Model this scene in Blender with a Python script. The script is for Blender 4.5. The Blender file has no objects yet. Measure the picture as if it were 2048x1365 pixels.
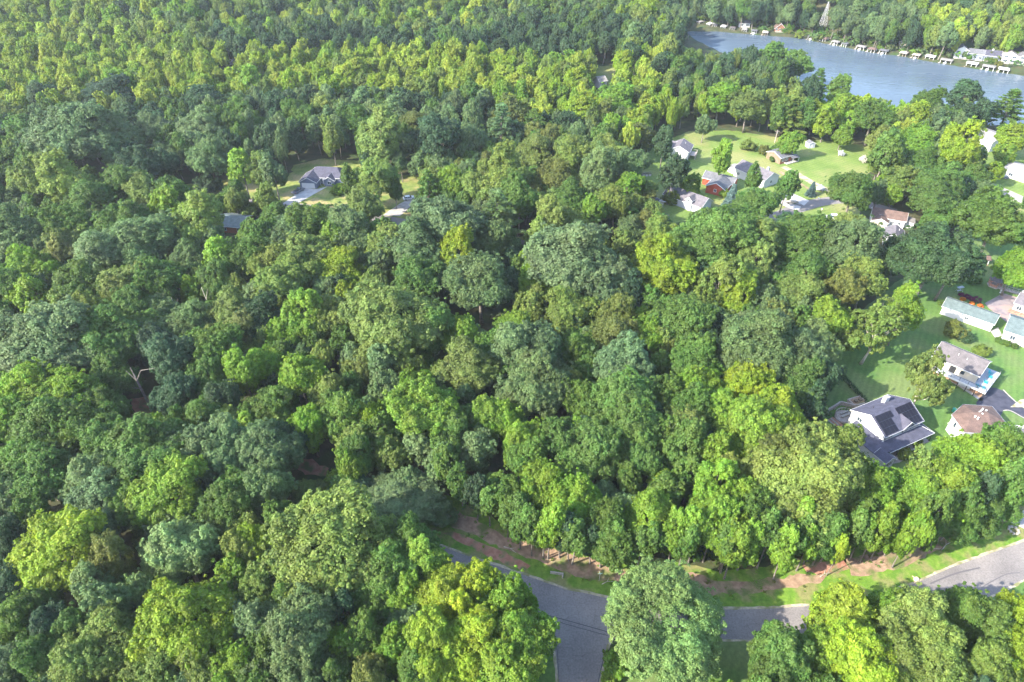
import bpy, math, random
import numpy as np
from mathutils import Vector, Matrix

rng = np.random.default_rng(11)
random.seed(5)
R = math.radians
scene = bpy.context.scene
COL = scene.collection

# ------------------------------------------------------------------ camera, sky, sun, exposure
CAM_H = 122.0
PITCH = R(37.7)
FPX = 1365.0                                   # focal length in pixels of the 2048 px wide photograph
cam = bpy.data.cameras.new("camera")
cam.lens = 24.0
cam.sensor_width = 36.0
cam.clip_start = 1.0
cam.clip_end = 12000.0
cam_o = bpy.data.objects.new("camera", cam)
COL.objects.link(cam_o)
cam_o.location = (0, 0, CAM_H)
cam_o.rotation_euler = (math.pi / 2 - PITCH, 0, 0)
scene.camera = cam_o

SUN_EL = R(34)
TO_SUN = Vector((-0.90 * math.cos(SUN_EL), -0.436 * math.cos(SUN_EL), math.sin(SUN_EL))).normalized()
world = bpy.data.worlds.new("World")
scene.world = world
world.use_nodes = True
wn = world.node_tree.nodes
wl = world.node_tree.links
wn.clear()
wo = wn.new("ShaderNodeOutputWorld")
wb = wn.new("ShaderNodeBackground")
sky = wn.new("ShaderNodeTexSky")
sky.sky_type = 'NISHITA'
sky.sun_disc = False
sky.sun_elevation = SUN_EL
sky.sun_rotation = math.atan2(TO_SUN.x, TO_SUN.y)
sky.air_density = 1.0
sky.dust_density = 1.2
wb.inputs[1].default_value = 0.15
wl.new(sky.outputs[0], wb.inputs[0])
wl.new(wb.outputs[0], wo.inputs[0])
sun = bpy.data.lights.new("sun", 'SUN')
sun.energy = 3.15
sun.angle = R(0.6)
sun.color = (1.0, 0.93, 0.80)
sun_o = bpy.data.objects.new("sun", sun)
COL.objects.link(sun_o)
sun_o.rotation_euler = TO_SUN.to_track_quat('Z', 'Y').to_euler()
sun_o.location = (-200, -100, 300)
vs = scene.view_settings
vs.view_transform = 'Standard'
vs.look = 'None'
vs.exposure = 2.5
vs.gamma = 1.0
vs.use_curve_mapping = False
scene.cycles.max_bounces = 6
scene.cycles.diffuse_bounces = 3
scene.cycles.transmission_bounces = 3
scene.cycles.glossy_bounces = 2

# ------------------------------------------------------------------ geometry helpers
def at(px, py, z=0.0):
    """point at height z seen at photograph pixel (px, py)"""
    u = (px - 1024) / FPX
    v = (py - 682.5) / FPX
    dy = math.cos(PITCH) - v * math.sin(PITCH)
    dz = -math.sin(PITCH) - v * math.cos(PITCH)
    t = (z - CAM_H) / dz
    return Vector((u * t, dy * t, z))

def proj(x, y, z):
    Z = z - CAM_H
    d = y * math.cos(PITCH) - Z * math.sin(PITCH)
    up = y * math.sin(PITCH) + Z * math.cos(PITCH)
    return 1024 + FPX * x / d, 682.5 - FPX * up / d, d

def mesh_np(name, verts, faces, mats, fmat=None, smooth=False):
    """faces: (n,k) int array, all of the same size"""
    me = bpy.data.meshes.new(name)
    verts = np.asarray(verts, dtype=np.float32)
    faces = np.asarray(faces, dtype=np.int32)
    n, k = faces.shape
    me.vertices.add(len(verts))
    me.vertices.foreach_set("co", verts.ravel())
    me.loops.add(n * k)
    me.loops.foreach_set("vertex_index", faces.ravel())
    me.polygons.add(n)
    me.polygons.foreach_set("loop_start", np.arange(0, n * k, k, dtype=np.int32))
    me.polygons.foreach_set("loop_total", np.full(n, k, dtype=np.int32))
    if fmat is not None:
        me.polygons.foreach_set("material_index", np.asarray(fmat, dtype=np.int32))
    if smooth:
        me.polygons.foreach_set("use_smooth", np.ones(n, dtype=bool))
    me.update(calc_edges=True)
    for m in mats:
        me.materials.append(m)
    return me

def props(o, label=None, cat=None, group=None, kind=None):
    if label: o["label"] = label
    if cat: o["category"] = cat
    if group: o["group"] = group
    if kind: o["kind"] = kind
    return o

def link(name, data, parent=None):
    o = bpy.data.objects.new(name, data)
    COL.objects.link(o)
    if parent is not None:
        o.parent = parent
    return o

def thing(name, label, cat, loc=(0, 0, 0), rz=0.0, group=None):
    o = link(name, None)
    o.empty_display_size = 0.5
    o.location = loc
    o.rotation_euler = (0, 0, rz)
    return props(o, label, cat, group)

class MB:
    def __init__(s):
        s.v = []; s.f = []
    def poly(s, pts):
        n = len(s.v); s.v += [tuple(p) for p in pts]; s.f.append(tuple(range(n, n + len(pts))))
        return s
    def box(s, x0, x1, y0, y1, z0, z1):
        n = len(s.v)
        s.v += [(x0,y0,z0),(x1,y0,z0),(x1,y1,z0),(x0,y1,z0),(x0,y0,z1),(x1,y0,z1),(x1,y1,z1),(x0,y1,z1)]
        s.f += [tuple(n+i for i in q) for q in ((0,3,2,1),(4,5,6,7),(0,1,5,4),(1,2,6,5),(2,3,7,6),(3,0,4,7))]
        return s
    def prism(s, pts, off):
        """extrude polygon pts by vector off"""
        k = len(pts); n = len(s.v)
        off = Vector(off)
        s.v += [tuple(p) for p in pts] + [tuple(Vector(p) + off) for p in pts]
        s.f.append(tuple(n + i for i in range(k))[::-1]); s.f.append(tuple(n + k + i for i in range(k)))
        for i in range(k):
            j = (i + 1) % k
            s.f.append((n+i, n+j, n+k+j, n+k+i))
        return s
    def tube(s, pts, rad, n=6, cap=True):
        pts = [Vector(p) for p in pts]
        base = len(s.v)
        for i, p in enumerate(pts):
            d = (pts[min(i+1, len(pts)-1)] - pts[max(i-1, 0)])
            if d.length < 1e-6: d = Vector((0,0,1))
            d.normalize()
            a = d.orthogonal().normalized() if abs(d.z) < .98 else Vector((1,0,0))
            a = (a - d * a.dot(d)).normalized()
            b = d.cross(a)
            for k in range(n):
                t = 2*math.pi*k/n
                s.v.append(tuple(p + (a*math.cos(t)+b*math.sin(t))*rad[i]))
        for i in range(len(pts)-1):
            for k in range(n):
                q = (k+1) % n
                s.f.append((base+i*n+k, base+i*n+q, base+(i+1)*n+q, base+(i+1)*n+k))
        if cap:
            s.f.append(tuple(base+k for k in range(n))[::-1])
            s.f.append(tuple(base+(len(pts)-1)*n+k for k in range(n)))
        return s
    def build(s, name, mat, parent=None, smooth=False):
        me = bpy.data.meshes.new(name)
        me.from_pydata(s.v, [], s.f)
        me.materials.append(mat)
        if smooth:
            for p in me.polygons: p.use_smooth = True
        me.update()
        return link(name, me, parent)

# ------------------------------------------------------------------ materials
def new_mat(name, rough=0.8, spec=0.3):
    m = bpy.data.materials.new(name); m.use_nodes = True
    nt = m.node_tree
    b = nt.nodes["Principled BSDF"]
    b.inputs["Roughness"].default_value = rough
    b.inputs["Specular IOR Level"].default_value = spec
    return m, nt, b

def N(nt, t, **kw):
    n = nt.nodes.new(t)
    for k, v in kw.items(): setattr(n, k, v)
    return n

def ramp(nt, stops, interp='LINEAR'):
    r = nt.nodes.new("ShaderNodeValToRGB")
    r.color_ramp.interpolation = interp
    e = r.color_ramp.elements
    while len(e) > 1: e.remove(e[-1])
    e[0].position = stops[0][0]; e[0].color = (*stops[0][1], 1)
    for p, c in stops[1:]:
        x = e.new(p); x.color = (*c, 1)
    return r

def noise_mat(name, c1, c2, scale=1.0, rough=0.8, spec=0.3, detail=6, lo=.35, hi=.65, bump=0.0, bscale=None, c3=None, scale3=.1, coords='Object'):
    m, nt, b = new_mat(name, rough, spec)
    tc = N(nt, "ShaderNodeTexCoord")
    no = N(nt, "ShaderNodeTexNoise"); no.inputs["Scale"].default_value = scale; no.inputs["Detail"].default_value = detail
    nt.links.new(tc.outputs[coords], no.inputs["Vector"])
    r = ramp(nt, [(lo, c1), (hi, c2)])
    nt.links.new(no.outputs[0], r.inputs[0])
    out = r.outputs[0]
    if c3 is not None:
        n3 = N(nt, "ShaderNodeTexNoise"); n3.inputs["Scale"].default_value = scale3; n3.inputs["Detail"].default_value = 5
        nt.links.new(tc.outputs[coords], n3.inputs["Vector"])
        r3 = ramp(nt, [(.48, (0,0,0)), (.62, (1,1,1))])
        nt.links.new(n3.outputs[0], r3.inputs[0])
        mx = N(nt, "ShaderNodeMixRGB"); mx.inputs[2].default_value = (*c3, 1)
        nt.links.new(r3.outputs[0], mx.inputs[0]); nt.links.new(out, mx.inputs[1])
        out = mx.outputs[0]
    nt.links.new(out, b.inputs["Base Color"])
    if bump:
        nb = N(nt, "ShaderNodeTexNoise"); nb.inputs["Scale"].default_value = bscale or scale * 4; nb.inputs["Detail"].default_value = 4
        nt.links.new(tc.outputs[coords], nb.inputs["Vector"])
        bu = N(nt, "ShaderNodeBump"); bu.inputs["Strength"].default_value = bump; bu.inputs["Distance"].default_value = .3
        nt.links.new(nb.outputs[0], bu.inputs["Height"]); nt.links.new(bu.outputs[0], b.inputs["Normal"])
    return m

def leaf_mat(name="foliage", fixed=None, rough=0.6, trans=0.42):
    m, nt, b = new_mat(name, rough, 0.25)
    L = nt.links.new
    if fixed is None:
        a = N(nt, "ShaderNodeAttribute"); a.attribute_type = 'INSTANCER'; a.attribute_name = "tint"
        tint = a.outputs["Color"]
    else:
        rgb = N(nt, "ShaderNodeRGB"); rgb.outputs[0].default_value = (*fixed, 1); tint = rgb.outputs[0]
    lv = N(nt, "ShaderNodeAttribute"); lv.attribute_type = 'GEOMETRY'; lv.attribute_name = "leafvar"
    sx = N(nt, "ShaderNodeSeparateColor")
    L(lv.outputs["Color"], sx.inputs[0])
    hs = N(nt, "ShaderNodeHueSaturation")
    mr = N(nt, "ShaderNodeMapRange"); mr.inputs[3].default_value = .472; mr.inputs[4].default_value = .524
    L(sx.outputs[1], mr.inputs[0]); L(mr.outputs[0], hs.inputs["Hue"])
    mv = N(nt, "ShaderNodeMapRange"); mv.inputs[3].default_value = .55; mv.inputs[4].default_value = 1.55
    L(sx.outputs[0], mv.inputs[0]); L(mv.outputs[0], hs.inputs["Value"])
    L(tint, hs.inputs["Color"])
    L(hs.outputs[0], b.inputs["Base Color"])
    tr = N(nt, "ShaderNodeBsdfTranslucent")
    h2 = N(nt, "ShaderNodeHueSaturation"); h2.inputs["Saturation"].default_value = 1.1; h2.inputs["Value"].default_value = 1.25
    L(hs.outputs[0], h2.inputs["Color"]); L(h2.outputs[0], tr.inputs[0])
    mix = N(nt, "ShaderNodeMixShader"); mix.inputs[0].default_value = trans
    out = nt.nodes["Material Output"]
    L(b.outputs[0], mix.inputs[1]); L(tr.outputs[0], mix.inputs[2]); L(mix.outputs[0], out.inputs[0])
    return m

def siding(name, col, vary=.04, rough=.6):
    c2 = tuple(max(0, c - vary) for c in col)
    return noise_mat(name, c2, col, scale=.6, rough=rough, detail=8)

def shingles(name, c1, c2, rows=5.0):
    m, nt, b = new_mat(name, .85, .2)
    tc = N(nt, "ShaderNodeTexCoord")
    br = N(nt, "ShaderNodeTexBrick")
    br.inputs["Scale"].default_value = rows; br.inputs["Mortar Size"].default_value = .02
    br.inputs["Color1"].default_value = (*c1, 1); br.inputs["Color2"].default_value = (*c2, 1)
    br.inputs["Mortar"].default_value = (*[c*.6 for c in c1], 1)
    no = N(nt, "ShaderNodeTexNoise"); no.inputs["Scale"].default_value = .9; no.inputs["Detail"].default_value = 6
    nt.links.new(tc.outputs["Object"], br.inputs["Vector"]); nt.links.new(tc.outputs["Object"], no.inputs["Vector"])
    mx = N(nt, "ShaderNodeMixRGB", blend_type='MULTIPLY'); mx.inputs[0].default_value = .8
    r = ramp(nt, [(.3, (.6,.6,.6)), (.7, (1.15,1.1,1.1))])
    nt.links.new(no.outputs[0], r.inputs[0])
    nt.links.new(br.outputs[0], mx.inputs[1]); nt.links.new(r.outputs[0], mx.inputs[2])
    nt.links.new(mx.outputs[0], b.inputs["Base Color"])
    return m

M = {}
M['leaf'] = leaf_mat()
M['leaf_purple'] = leaf_mat("purple_foliage", (.085, .012, .05))
M['leaf_orange'] = leaf_mat("orange_flowers", (.5, .16, .03))
M['bark'] = noise_mat("bark", (.085,.072,.06), (.21,.185,.155), scale=2.5, rough=.9, bump=.4)
M['bark_pale'] = noise_mat("pale_bark", (.26,.23,.18), (.5,.46,.38), scale=2.0, rough=.9, bump=.3)
M['ground'] = noise_mat("forest_floor", (.022,.032,.010), (.06,.055,.024), scale=.35, detail=10, rough=.95, bump=.5, bscale=2.0, c3=(.03,.055,.012), scale3=.12)
M['lawn'] = noise_mat("lawn_grass", (.085,.138,.026), (.125,.18,.042), scale=.12, detail=12, rough=.9, bump=.35, bscale=9, c3=(.17,.18,.065), scale3=.05)
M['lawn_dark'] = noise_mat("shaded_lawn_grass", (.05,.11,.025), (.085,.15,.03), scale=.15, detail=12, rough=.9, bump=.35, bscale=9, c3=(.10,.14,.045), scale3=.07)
M['meadow'] = noise_mat("rough_meadow", (.08,.13,.025), (.17,.19,.05), scale=.3, detail=12, rough=.9, bump=.5, bscale=4, c3=(.24,.20,.09), scale3=.12)
M['verge'] = noise_mat("verge_grass", (.07,.15,.012), (.13,.21,.025), scale=.5, detail=12, rough=.9, bump=.5, bscale=5, c3=(.16,.16,.06), scale3=.25)
M['mulch'] = noise_mat("cleared_brush", (.19,.12,.078), (.34,.235,.155), scale=.9, detail=14, rough=.95, bump=.8, bscale=6, c3=(.10,.13,.035), scale3=.22, lo=.3, hi=.7)
M['clay'] = noise_mat("bare_clay", (.24,.11,.07), (.36,.19,.13), scale=.8, detail=10, rough=.95, bump=.5, bscale=5, c3=(.12,.13,.05), scale3=.4)
M['gravel'] = noise_mat("gravel_shoulder", (.24,.20,.14), (.40,.35,.26), scale=2.0, detail=10, rough=.95, c3=(.16,.16,.07), scale3=.5)
M['concrete'] = noise_mat("concrete", (.30,.285,.275), (.39,.375,.36), scale=.5, detail=8, rough=.85)
M['concrete_old'] = noise_mat("weathered_concrete", (.25,.23,.21), (.37,.34,.32), scale=.6, detail=8, rough=.9)
M['tarmac_dark'] = noise_mat("sealed_asphalt", (.028,.028,.042), (.05,.05,.068), scale=.7, detail=8, rough=.75)
M['patio'] = noise_mat("patio_paving", (.14,.12,.13), (.24,.20,.20), scale=.5, detail=10, rough=.9, c3=(.28,.19,.17), scale3=.25)
M['white'] = siding("white_siding", (.47,.475,.47))
M['white_trim'] = siding("white_trim", (.58,.58,.58), .02, .4)
M['cream'] = siding("cream_siding", (.38,.35,.29))
M['bluegrey'] = siding("blue_grey_siding", (.16,.18,.24))
M['greywall'] = siding("pale_grey_siding", (.38,.40,.45))
M['brick'] = noise_mat("red_brick_wall", (.22,.085,.055), (.34,.14,.09), scale=5, rough=.9)
M['redbarn'] = siding("red_siding", (.30,.075,.05), .04)
M['cabin'] = siding("log_cabin_wall", (.22,.11,.07), .03)
M['brownwall'] = siding("brown_siding", (.18,.14,.10), .04)
M['roof_slate'] = shingles("slate_grey_shingles", (.062,.066,.10), (.088,.092,.13))
M['roof_navy'] = shingles("dark_grey_shingles", (.06,.06,.085), (.09,.09,.12))
M['roof_taupe'] = shingles("taupe_shingles", (.105,.097,.102), (.145,.133,.136))
M['roof_brown'] = shingles("brown_shingles", (.115,.078,.066), (.16,.112,.097))
M['roof_mauve'] = shingles("mauve_grey_shingles", (.115,.108,.122), (.155,.145,.16))
M['roof_grey'] = shingles("mid_grey_shingles", (.11,.115,.13), (.15,.155,.17))
M['roof_green'] = shingles("green_grey_shingles", (.09,.125,.128), (.125,.16,.16))
M['roof_pale'] = shingles("pale_roof", (.22,.21,.20), (.28,.27,.26))
M['black'] = noise_mat("black_paint", (.012,.012,.014), (.03,.03,.033), scale=3, rough=.5)
M['deck'] = noise_mat("grey_deck_boards", (.24,.265,.30), (.33,.355,.39), scale=2, rough=.7)
M['timber'] = noise_mat("weathered_timber", (.27,.22,.19), (.42,.36,.32), scale=3, rough=.9)
M['timber_red'] = noise_mat("stained_timber", (.26,.13,.09), (.38,.2,.14), scale=3, rough=.8)
M['wood_pale'] = noise_mat("cut_wood", (.42,.32,.2), (.6,.5,.34), scale=4, rough=.9)
M['stone'] = noise_mat("pale_stone", (.24,.22,.185), (.37,.345,.30), scale=3, rough=.9)
M['brickpave'] = noise_mat("mulch_bed", (.22,.12,.07), (.38,.24,.15), scale=4, rough=.95)
M['teal'] = noise_mat("turquoise_plastic", (0.0,.22,.29), (.005,.29,.36), scale=3, rough=.4)
M['signgreen'] = noise_mat("pale_green_metal", (.30,.48,.42), (.4,.58,.52), scale=3, rough=.4)
M['steel'] = noise_mat("galvanised_steel", (.25,.25,.26), (.36,.36,.37), scale=3, rough=.45)
M['tyre'] = noise_mat("tyre_rubber", (.012,.012,.012), (.03,.03,.03), scale=5, rough=.8)
M['car_grey'] = noise_mat("grey_car_paint", (.11,.12,.145), (.13,.14,.165), scale=1, rough=.25, spec=.6)
M['car_white'] = noise_mat("white_car_paint", (.72,.73,.74), (.8,.8,.81), scale=1, rough=.25, spec=.6)
M['red'] = noise_mat("red_plastic", (.45,.04,.03), (.55,.06,.05), scale=2, rough=.4)
M['yellow'] = noise_mat("yellow_plastic", (.75,.42,.03), (.85,.5,.05), scale=2, rough=.4)
M['green_plastic'] = noise_mat("green_plastic", (.02,.22,.14), (.03,.3,.2), scale=2, rough=.4)

def mow(mat, ang, amt=.16, scale=.22):
    nt = mat.node_tree; b = nt.nodes["Principled BSDF"]
    src = b.inputs["Base Color"].links[0].from_socket
    tc = N(nt, "ShaderNodeTexCoord"); mp = N(nt, "ShaderNodeMapping"); mp.inputs["Rotation"].default_value = (0, 0, ang)
    wv = N(nt, "ShaderNodeTexWave"); wv.inputs["Scale"].default_value = scale; wv.inputs["Distortion"].default_value = 1.5; wv.inputs["Detail"].default_value = 3
    nt.links.new(tc.outputs["Object"], mp.inputs[0]); nt.links.new(mp.outputs[0], wv.inputs["Vector"])
    r = ramp(nt, [(.2, (1-amt,)*3), (.8, (1+amt,)*3)])
    nt.links.new(wv.outputs["Fac"] if "Fac" in wv.outputs else wv.outputs[1], r.inputs[0])
    fn = N(nt, "ShaderNodeTexNoise"); fn.inputs["Scale"].default_value = 1.4; fn.inputs["Detail"].default_value = 9; fn.inputs["Roughness"].default_value = .7
    nt.links.new(tc.outputs["Object"], fn.inputs[0]); r2 = ramp(nt, [(.3, (.72,.74,.7)), (.7, (1.3,1.26,1.2))]); nt.links.new(fn.outputs[0], r2.inputs[0])
    m1 = N(nt, "ShaderNodeMixRGB", blend_type='MULTIPLY'); m1.inputs[0].default_value = 1
    m2 = N(nt, "ShaderNodeMixRGB", blend_type='MULTIPLY'); m2.inputs[0].default_value = 1
    nt.links.new(src, m1.inputs[1]); nt.links.new(r.outputs[0], m1.inputs[2]); nt.links.new(m1.outputs[0], m2.inputs[1]); nt.links.new(r2.outputs[0], m2.inputs[2])
    nt.links.new(m2.outputs[0], b.inputs["Base Color"])
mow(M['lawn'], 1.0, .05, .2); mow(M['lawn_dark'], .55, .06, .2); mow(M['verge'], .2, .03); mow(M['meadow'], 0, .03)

def flat(name, col, rough=.3, spec=.5, metal=0.0):
    m, nt, b = new_mat(name, rough, spec)
    b.inputs["Base Color"].default_value = (*col, 1); b.inputs["Metallic"].default_value = metal
    return m
M['glass'] = flat("window_glass", (.035,.05,.065), .08, .8)
M['solar'] = flat("solar_cells", (.008,.008,.016), .5, .2)
M['lamp'] = flat("lamp_lens", (.7,.65,.6), .15, .6)

def road_mat():
    m, nt, b = new_mat("asphalt", .85, .25)
    L = nt.links.new
    tc = N(nt, "ShaderNodeTexCoord")
    big = N(nt, "ShaderNodeTexNoise"); big.inputs["Scale"].default_value = .12; big.inputs["Detail"].default_value = 8
    fine = N(nt, "ShaderNodeTexNoise"); fine.inputs["Scale"].default_value = 3.0; fine.inputs["Detail"].default_value = 8
    L(tc.outputs["Object"], big.inputs[0]); L(tc.outputs["Object"], fine.inputs[0])
    r = ramp(nt, [(.3, (.135,.122,.118)), (.5, (.168,.153,.147)), (.72, (.215,.192,.178))])
    L(big.outputs[0], r.inputs[0])
    r2 = ramp(nt, [(.3, (.78,.78,.78)), (.7, (1.15,1.15,1.15))])
    L(fine.outputs[0], r2.inputs[0])
    mx = N(nt, "ShaderNodeMixRGB", blend_type='MULTIPLY'); mx.inputs[0].default_value = 1
    L(r.outputs[0], mx.inputs[1]); L(r2.outputs[0], mx.inputs[2])
    vo = N(nt, "ShaderNodeTexVoronoi", feature='DISTANCE_TO_EDGE'); vo.inputs["Scale"].default_value = .33
    wp = N(nt, "ShaderNodeTexNoise"); wp.inputs["Scale"].default_value = .8; wp.inputs["Detail"].default_value = 4
    L(tc.outputs["Object"], wp.inputs[0])
    ad = N(nt, "ShaderNodeVectorMath", operation='MULTIPLY_ADD'); ad.inputs[1].default_value = (2.5,2.5,0)
    L(wp.outputs["Color"], ad.inputs[0]); L(tc.outputs["Object"], ad.inputs[2]); L(ad.outputs[0], vo.inputs["Vector"])
    rc = ramp(nt, [(.0, (.62,.62,.62)), (.010, (1,1,1))])
    L(vo.outputs["Distance"], rc.inputs[0])
    m2 = N(nt, "ShaderNodeMixRGB", blend_type='MULTIPLY'); m2.inputs[0].default_value = .8
    L(mx.outputs[0], m2.inputs[1]); L(rc.outputs[0], m2.inputs[2])
    L(m2.outputs[0], b.inputs["Base Color"])
    return m
M['road'] = road_mat()
M['skid'] = flat("tyre_marks", (.085,.078,.083), .8)
M['seam'] = flat("crack_sealant", (.035,.033,.037), .6)

def water_mat():
    m, nt, b = new_mat("lake_water", .2, .5)
    b.inputs["Base Color"].default_value = (.065,.09,.12,1)
    b.inputs["IOR"].default_value = 1.33
    tc = N(nt, "ShaderNodeTexCoord")
    mp = N(nt, "ShaderNodeMapping"); mp.inputs["Scale"].default_value = (.5, 1.3, 1)
    no = N(nt, "ShaderNodeTexNoise"); no.inputs["Scale"].default_value = .35; no.inputs["Detail"].default_value = 8
    nt.links.new(tc.outputs["Object"], mp.inputs[0]); nt.links.new(mp.outputs[0], no.inputs[0])
    bu = N(nt, "ShaderNodeBump"); bu.inputs["Strength"].default_value = .25; bu.inputs["Distance"].default_value = .4
    nt.links.new(no.outputs[0], bu.inputs["Height"]); nt.links.new(bu.outputs[0], b.inputs["Normal"])
    big = N(nt, "ShaderNodeTexNoise"); big.inputs["Scale"].default_value = .018; big.inputs["Detail"].default_value = 5
    nt.links.new(mp.outputs[0], big.inputs[0])
    r = ramp(nt, [(.38, (.12,.12,.12)), (.62, (.34,.34,.34))]); nt.links.new(big.outputs[0], r.inputs[0]); nt.links.new(r.outputs[0], b.inputs["Roughness"])
    return m
M['water'] = water_mat()
# ------------------------------------------------------------------ terrain
LAKE_PX = [(1366,44),(1400,57),(1450,65),(1540,72),(1600,77),(1650,88),(1740,105),(1800,113),(1900,131),(2048,152),(2300,185),
           (2300,262),(2048,238),(1950,243),(1830,232),(1720,230),(1640,222),(1585,212),(1588,198),(1600,180),(1585,160),(1500,122),(1450,102),(1400,80),(1378,62)]
LAKE = np.array([at(x, y)[:2] for x, y in LAKE_PX])

def poly_sd(poly, X, Y):
    """signed distance, negative inside"""
    X = np.asarray(X, float); Y = np.asarray(Y, float)
    d = np.full(X.shape, 1e9); ins = np.zeros(X.shape, bool)
    n = len(poly)
    for i in range(n):
        ax, ay = poly[i]; bx, by = poly[(i+1) % n]
        ex, ey = bx-ax, by-ay
        t = np.clip(((X-ax)*ex+(Y-ay)*ey)/(ex*ex+ey*ey+1e-9), 0, 1)
        d = np.minimum(d, np.hypot(X-ax-t*ex, Y-ay-t*ey))
        c = ((ay > Y) != (by > Y)) & (X < (bx-ax)*(Y-ay)/((by-ay) if by != ay else 1e-9)+ax)
        ins ^= c
    return np.where(ins, -d, d)

def sstep(t):
    t = np.clip(t, 0, 1); return t*t*(3-2*t)

FAR_SHORE = LAKE[:11]
def height(X, Y):
    X = np.asarray(X, float); Y = np.asarray(Y, float)
    sd = poly_sd(LAKE, X, Y)
    # line of the far shore: positive beyond the lake
    fy = np.interp(X, FAR_SHORE[:,0], FAR_SHORE[:,1])
    beyond = sstep((Y-fy-14)/150) * sstep((X-60)/70)
    h = 34*beyond
    back = sstep((Y-350)/260) * (1-sstep((X-40)/120))
    h = h + back*(12+7*np.sin(X*.021+Y*.013)+5*np.sin(X*.009-Y*.031+1.3))
    h = h + sstep((Y-330)/60)*sstep((sd-8)/30)*1.6*(1+np.sin(X*.05)*np.sin(Y*.043))
    dip = sstep((7-sd)/9)
    return h*(1-dip) - 3.2*dip

def graded(a, b, step, grow, lim):
    mid = list(np.arange(a, b + step*.5, step))
    s = step; x = a
    lo = []
    while x > -lim:
        s *= grow; x -= s; lo.append(x)
    s = step; x = b; hi = []
    while x < lim:
        s *= grow; x += s; hi.append(x)
    return np.array(lo[::-1] + mid + hi)
gx = np.clip(graded(-440, 460, 4.5, 1.5, 6000), -6000, 6000)
gy = np.concatenate([[-3000, -1200, -500, -200, -100], np.arange(-60, 300, 12), np.arange(300, 660, 4.5), [680, 720, 800, 950, 1300, 2000, 3500, 6500]])
GX, GY = np.meshgrid(gx, gy)
GZ = height(GX, GY)
nx, ny = len(gx), len(gy)
idx = np.arange(nx*ny).reshape(ny, nx)
qf = np.stack([idx[:-1,:-1], idx[:-1,1:], idx[1:,1:], idx[1:,:-1]], -1).reshape(-1, 4)
me = mesh_np("ground", np.stack([GX, GY, GZ], -1).reshape(-1, 3), qf, [M['ground']], smooth=True)
props(link("ground", me), kind="structure")

def jag(pts, amp, step, closed=True):
    """subdivide an outline and roughen it"""
    out = []
    n = len(pts)
    for i in range(n if closed else n-1):
        a = Vector(pts[i]); b = Vector(pts[(i+1) % n])
        k = max(1, int((b-a).length/step))
        for j in range(k):
            p = a.lerp(b, j/k)
            if amp: p = p + Vector((random.uniform(-amp, amp), random.uniform(-amp, amp), 0))
            out.append(p)
    if not closed: out.append(Vector(pts[-1]))
    return out

from mathutils.geometry import tessellate_polygon
def sheet(name, pxs, mat, z, amp=0.0, step=1.5, kind="structure", world_pts=None, follow=False):
    pts = world_pts or [at(x, y) for x, y in pxs]
    pts = [Vector((p[0], p[1], 0)) for p in pts]
    if amp: pts = jag(pts, amp, step)
    tris = tessellate_polygon([pts])
    me = bpy.data.meshes.new(name)
    V = []
    for p in pts:
        zz = z + (float(height(p.x, p.y)) if follow else 0)
        V.append((p.x, p.y, zz))
    F = []
    for t in tris:
        a, b, c = (Vector(V[i]) for i in t)
        F.append(t if (b-a).cross(c-a).z > 0 else t[::-1])
    me.from_pydata(V, [], F)
    me.materials.append(mat); me.update()
    o = link(name, me)
    return props(o, kind=kind)

def ribbon_pts(path, width):
    P = [Vector(p).xy for p in path]
    # Catmull-Rom smoothing
    S = []
    for i in range(len(P)-1):
        p0 = P[max(i-1, 0)]; p1 = P[i]; p2 = P[i+1]; p3 = P[min(i+2, len(P)-1)]
        for k in range(6):
            t = k/6
            S.append(.5*((2*p1)+(-p0+p2)*t+(2*p0-5*p1+4*p2-p3)*t*t+(-p0+3*p1-3*p2+p3)*t**3))
    S.append(P[-1])
    L_, R_ = [], []
    for i, p in enumerate(S):
        d = (S[min(i+1, len(S)-1)]-S[max(i-1, 0)]).normalized()
        n = Vector((-d.y, d.x))
        L_.append(p+n*width/2); R_.append(p-n*width/2)
    return [(*p, 0) for p in L_ + R_[::-1]]

# water
props(sheet("lake_water", None, M['water'], -1.0, world_pts=[(70,330,0),(900,330,0),(900,520,0),(70,520,0)]), kind="structure")
# ------------------------------------------------------------------ lawns, clearings, roads, drives
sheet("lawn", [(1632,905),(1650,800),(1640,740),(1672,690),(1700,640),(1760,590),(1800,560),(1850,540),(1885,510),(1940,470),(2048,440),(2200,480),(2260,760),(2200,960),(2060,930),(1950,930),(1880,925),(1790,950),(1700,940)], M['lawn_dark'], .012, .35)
sheet("lawn", [(1262,345),(1310,292),(1380,262),(1470,262),(1560,276),(1660,284),(1760,292),(1760,330),(1720,360),(1705,395),(1720,430),(1740,470),(1650,462),(1560,458),(1470,470),(1400,440),(1310,452),(1270,400)], M['lawn'], .014, .6)
sheet("lawn", [(1900,262),(2060,262),(2200,300),(2200,470),(2040,440),(1960,420),(1880,380),(1900,320)], M['lawn'], .013, .5)
sheet("lawn", [(345,372),(470,358),(570,372),(590,330),(640,318),(720,322),(740,380),(800,350),(905,350),(905,470),(800,470),(700,440),(540,424),(380,408)], M['meadow'], .013, .7)
sheet("lawn", [(985,478),(1100,470),(1120,500),(1000,500)], M['meadow'], .016, .5)
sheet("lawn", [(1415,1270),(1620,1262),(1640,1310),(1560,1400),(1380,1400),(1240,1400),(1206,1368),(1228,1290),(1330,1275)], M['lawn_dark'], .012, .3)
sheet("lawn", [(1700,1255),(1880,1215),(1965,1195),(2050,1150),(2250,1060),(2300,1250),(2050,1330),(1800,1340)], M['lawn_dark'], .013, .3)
sheet("lawn", [(900,1130),(1000,1190),(1095,1232),(1110,1290),(1120,1400),(1060,1420),(960,1300)], M['lawn_dark'], .012, .3)
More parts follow.
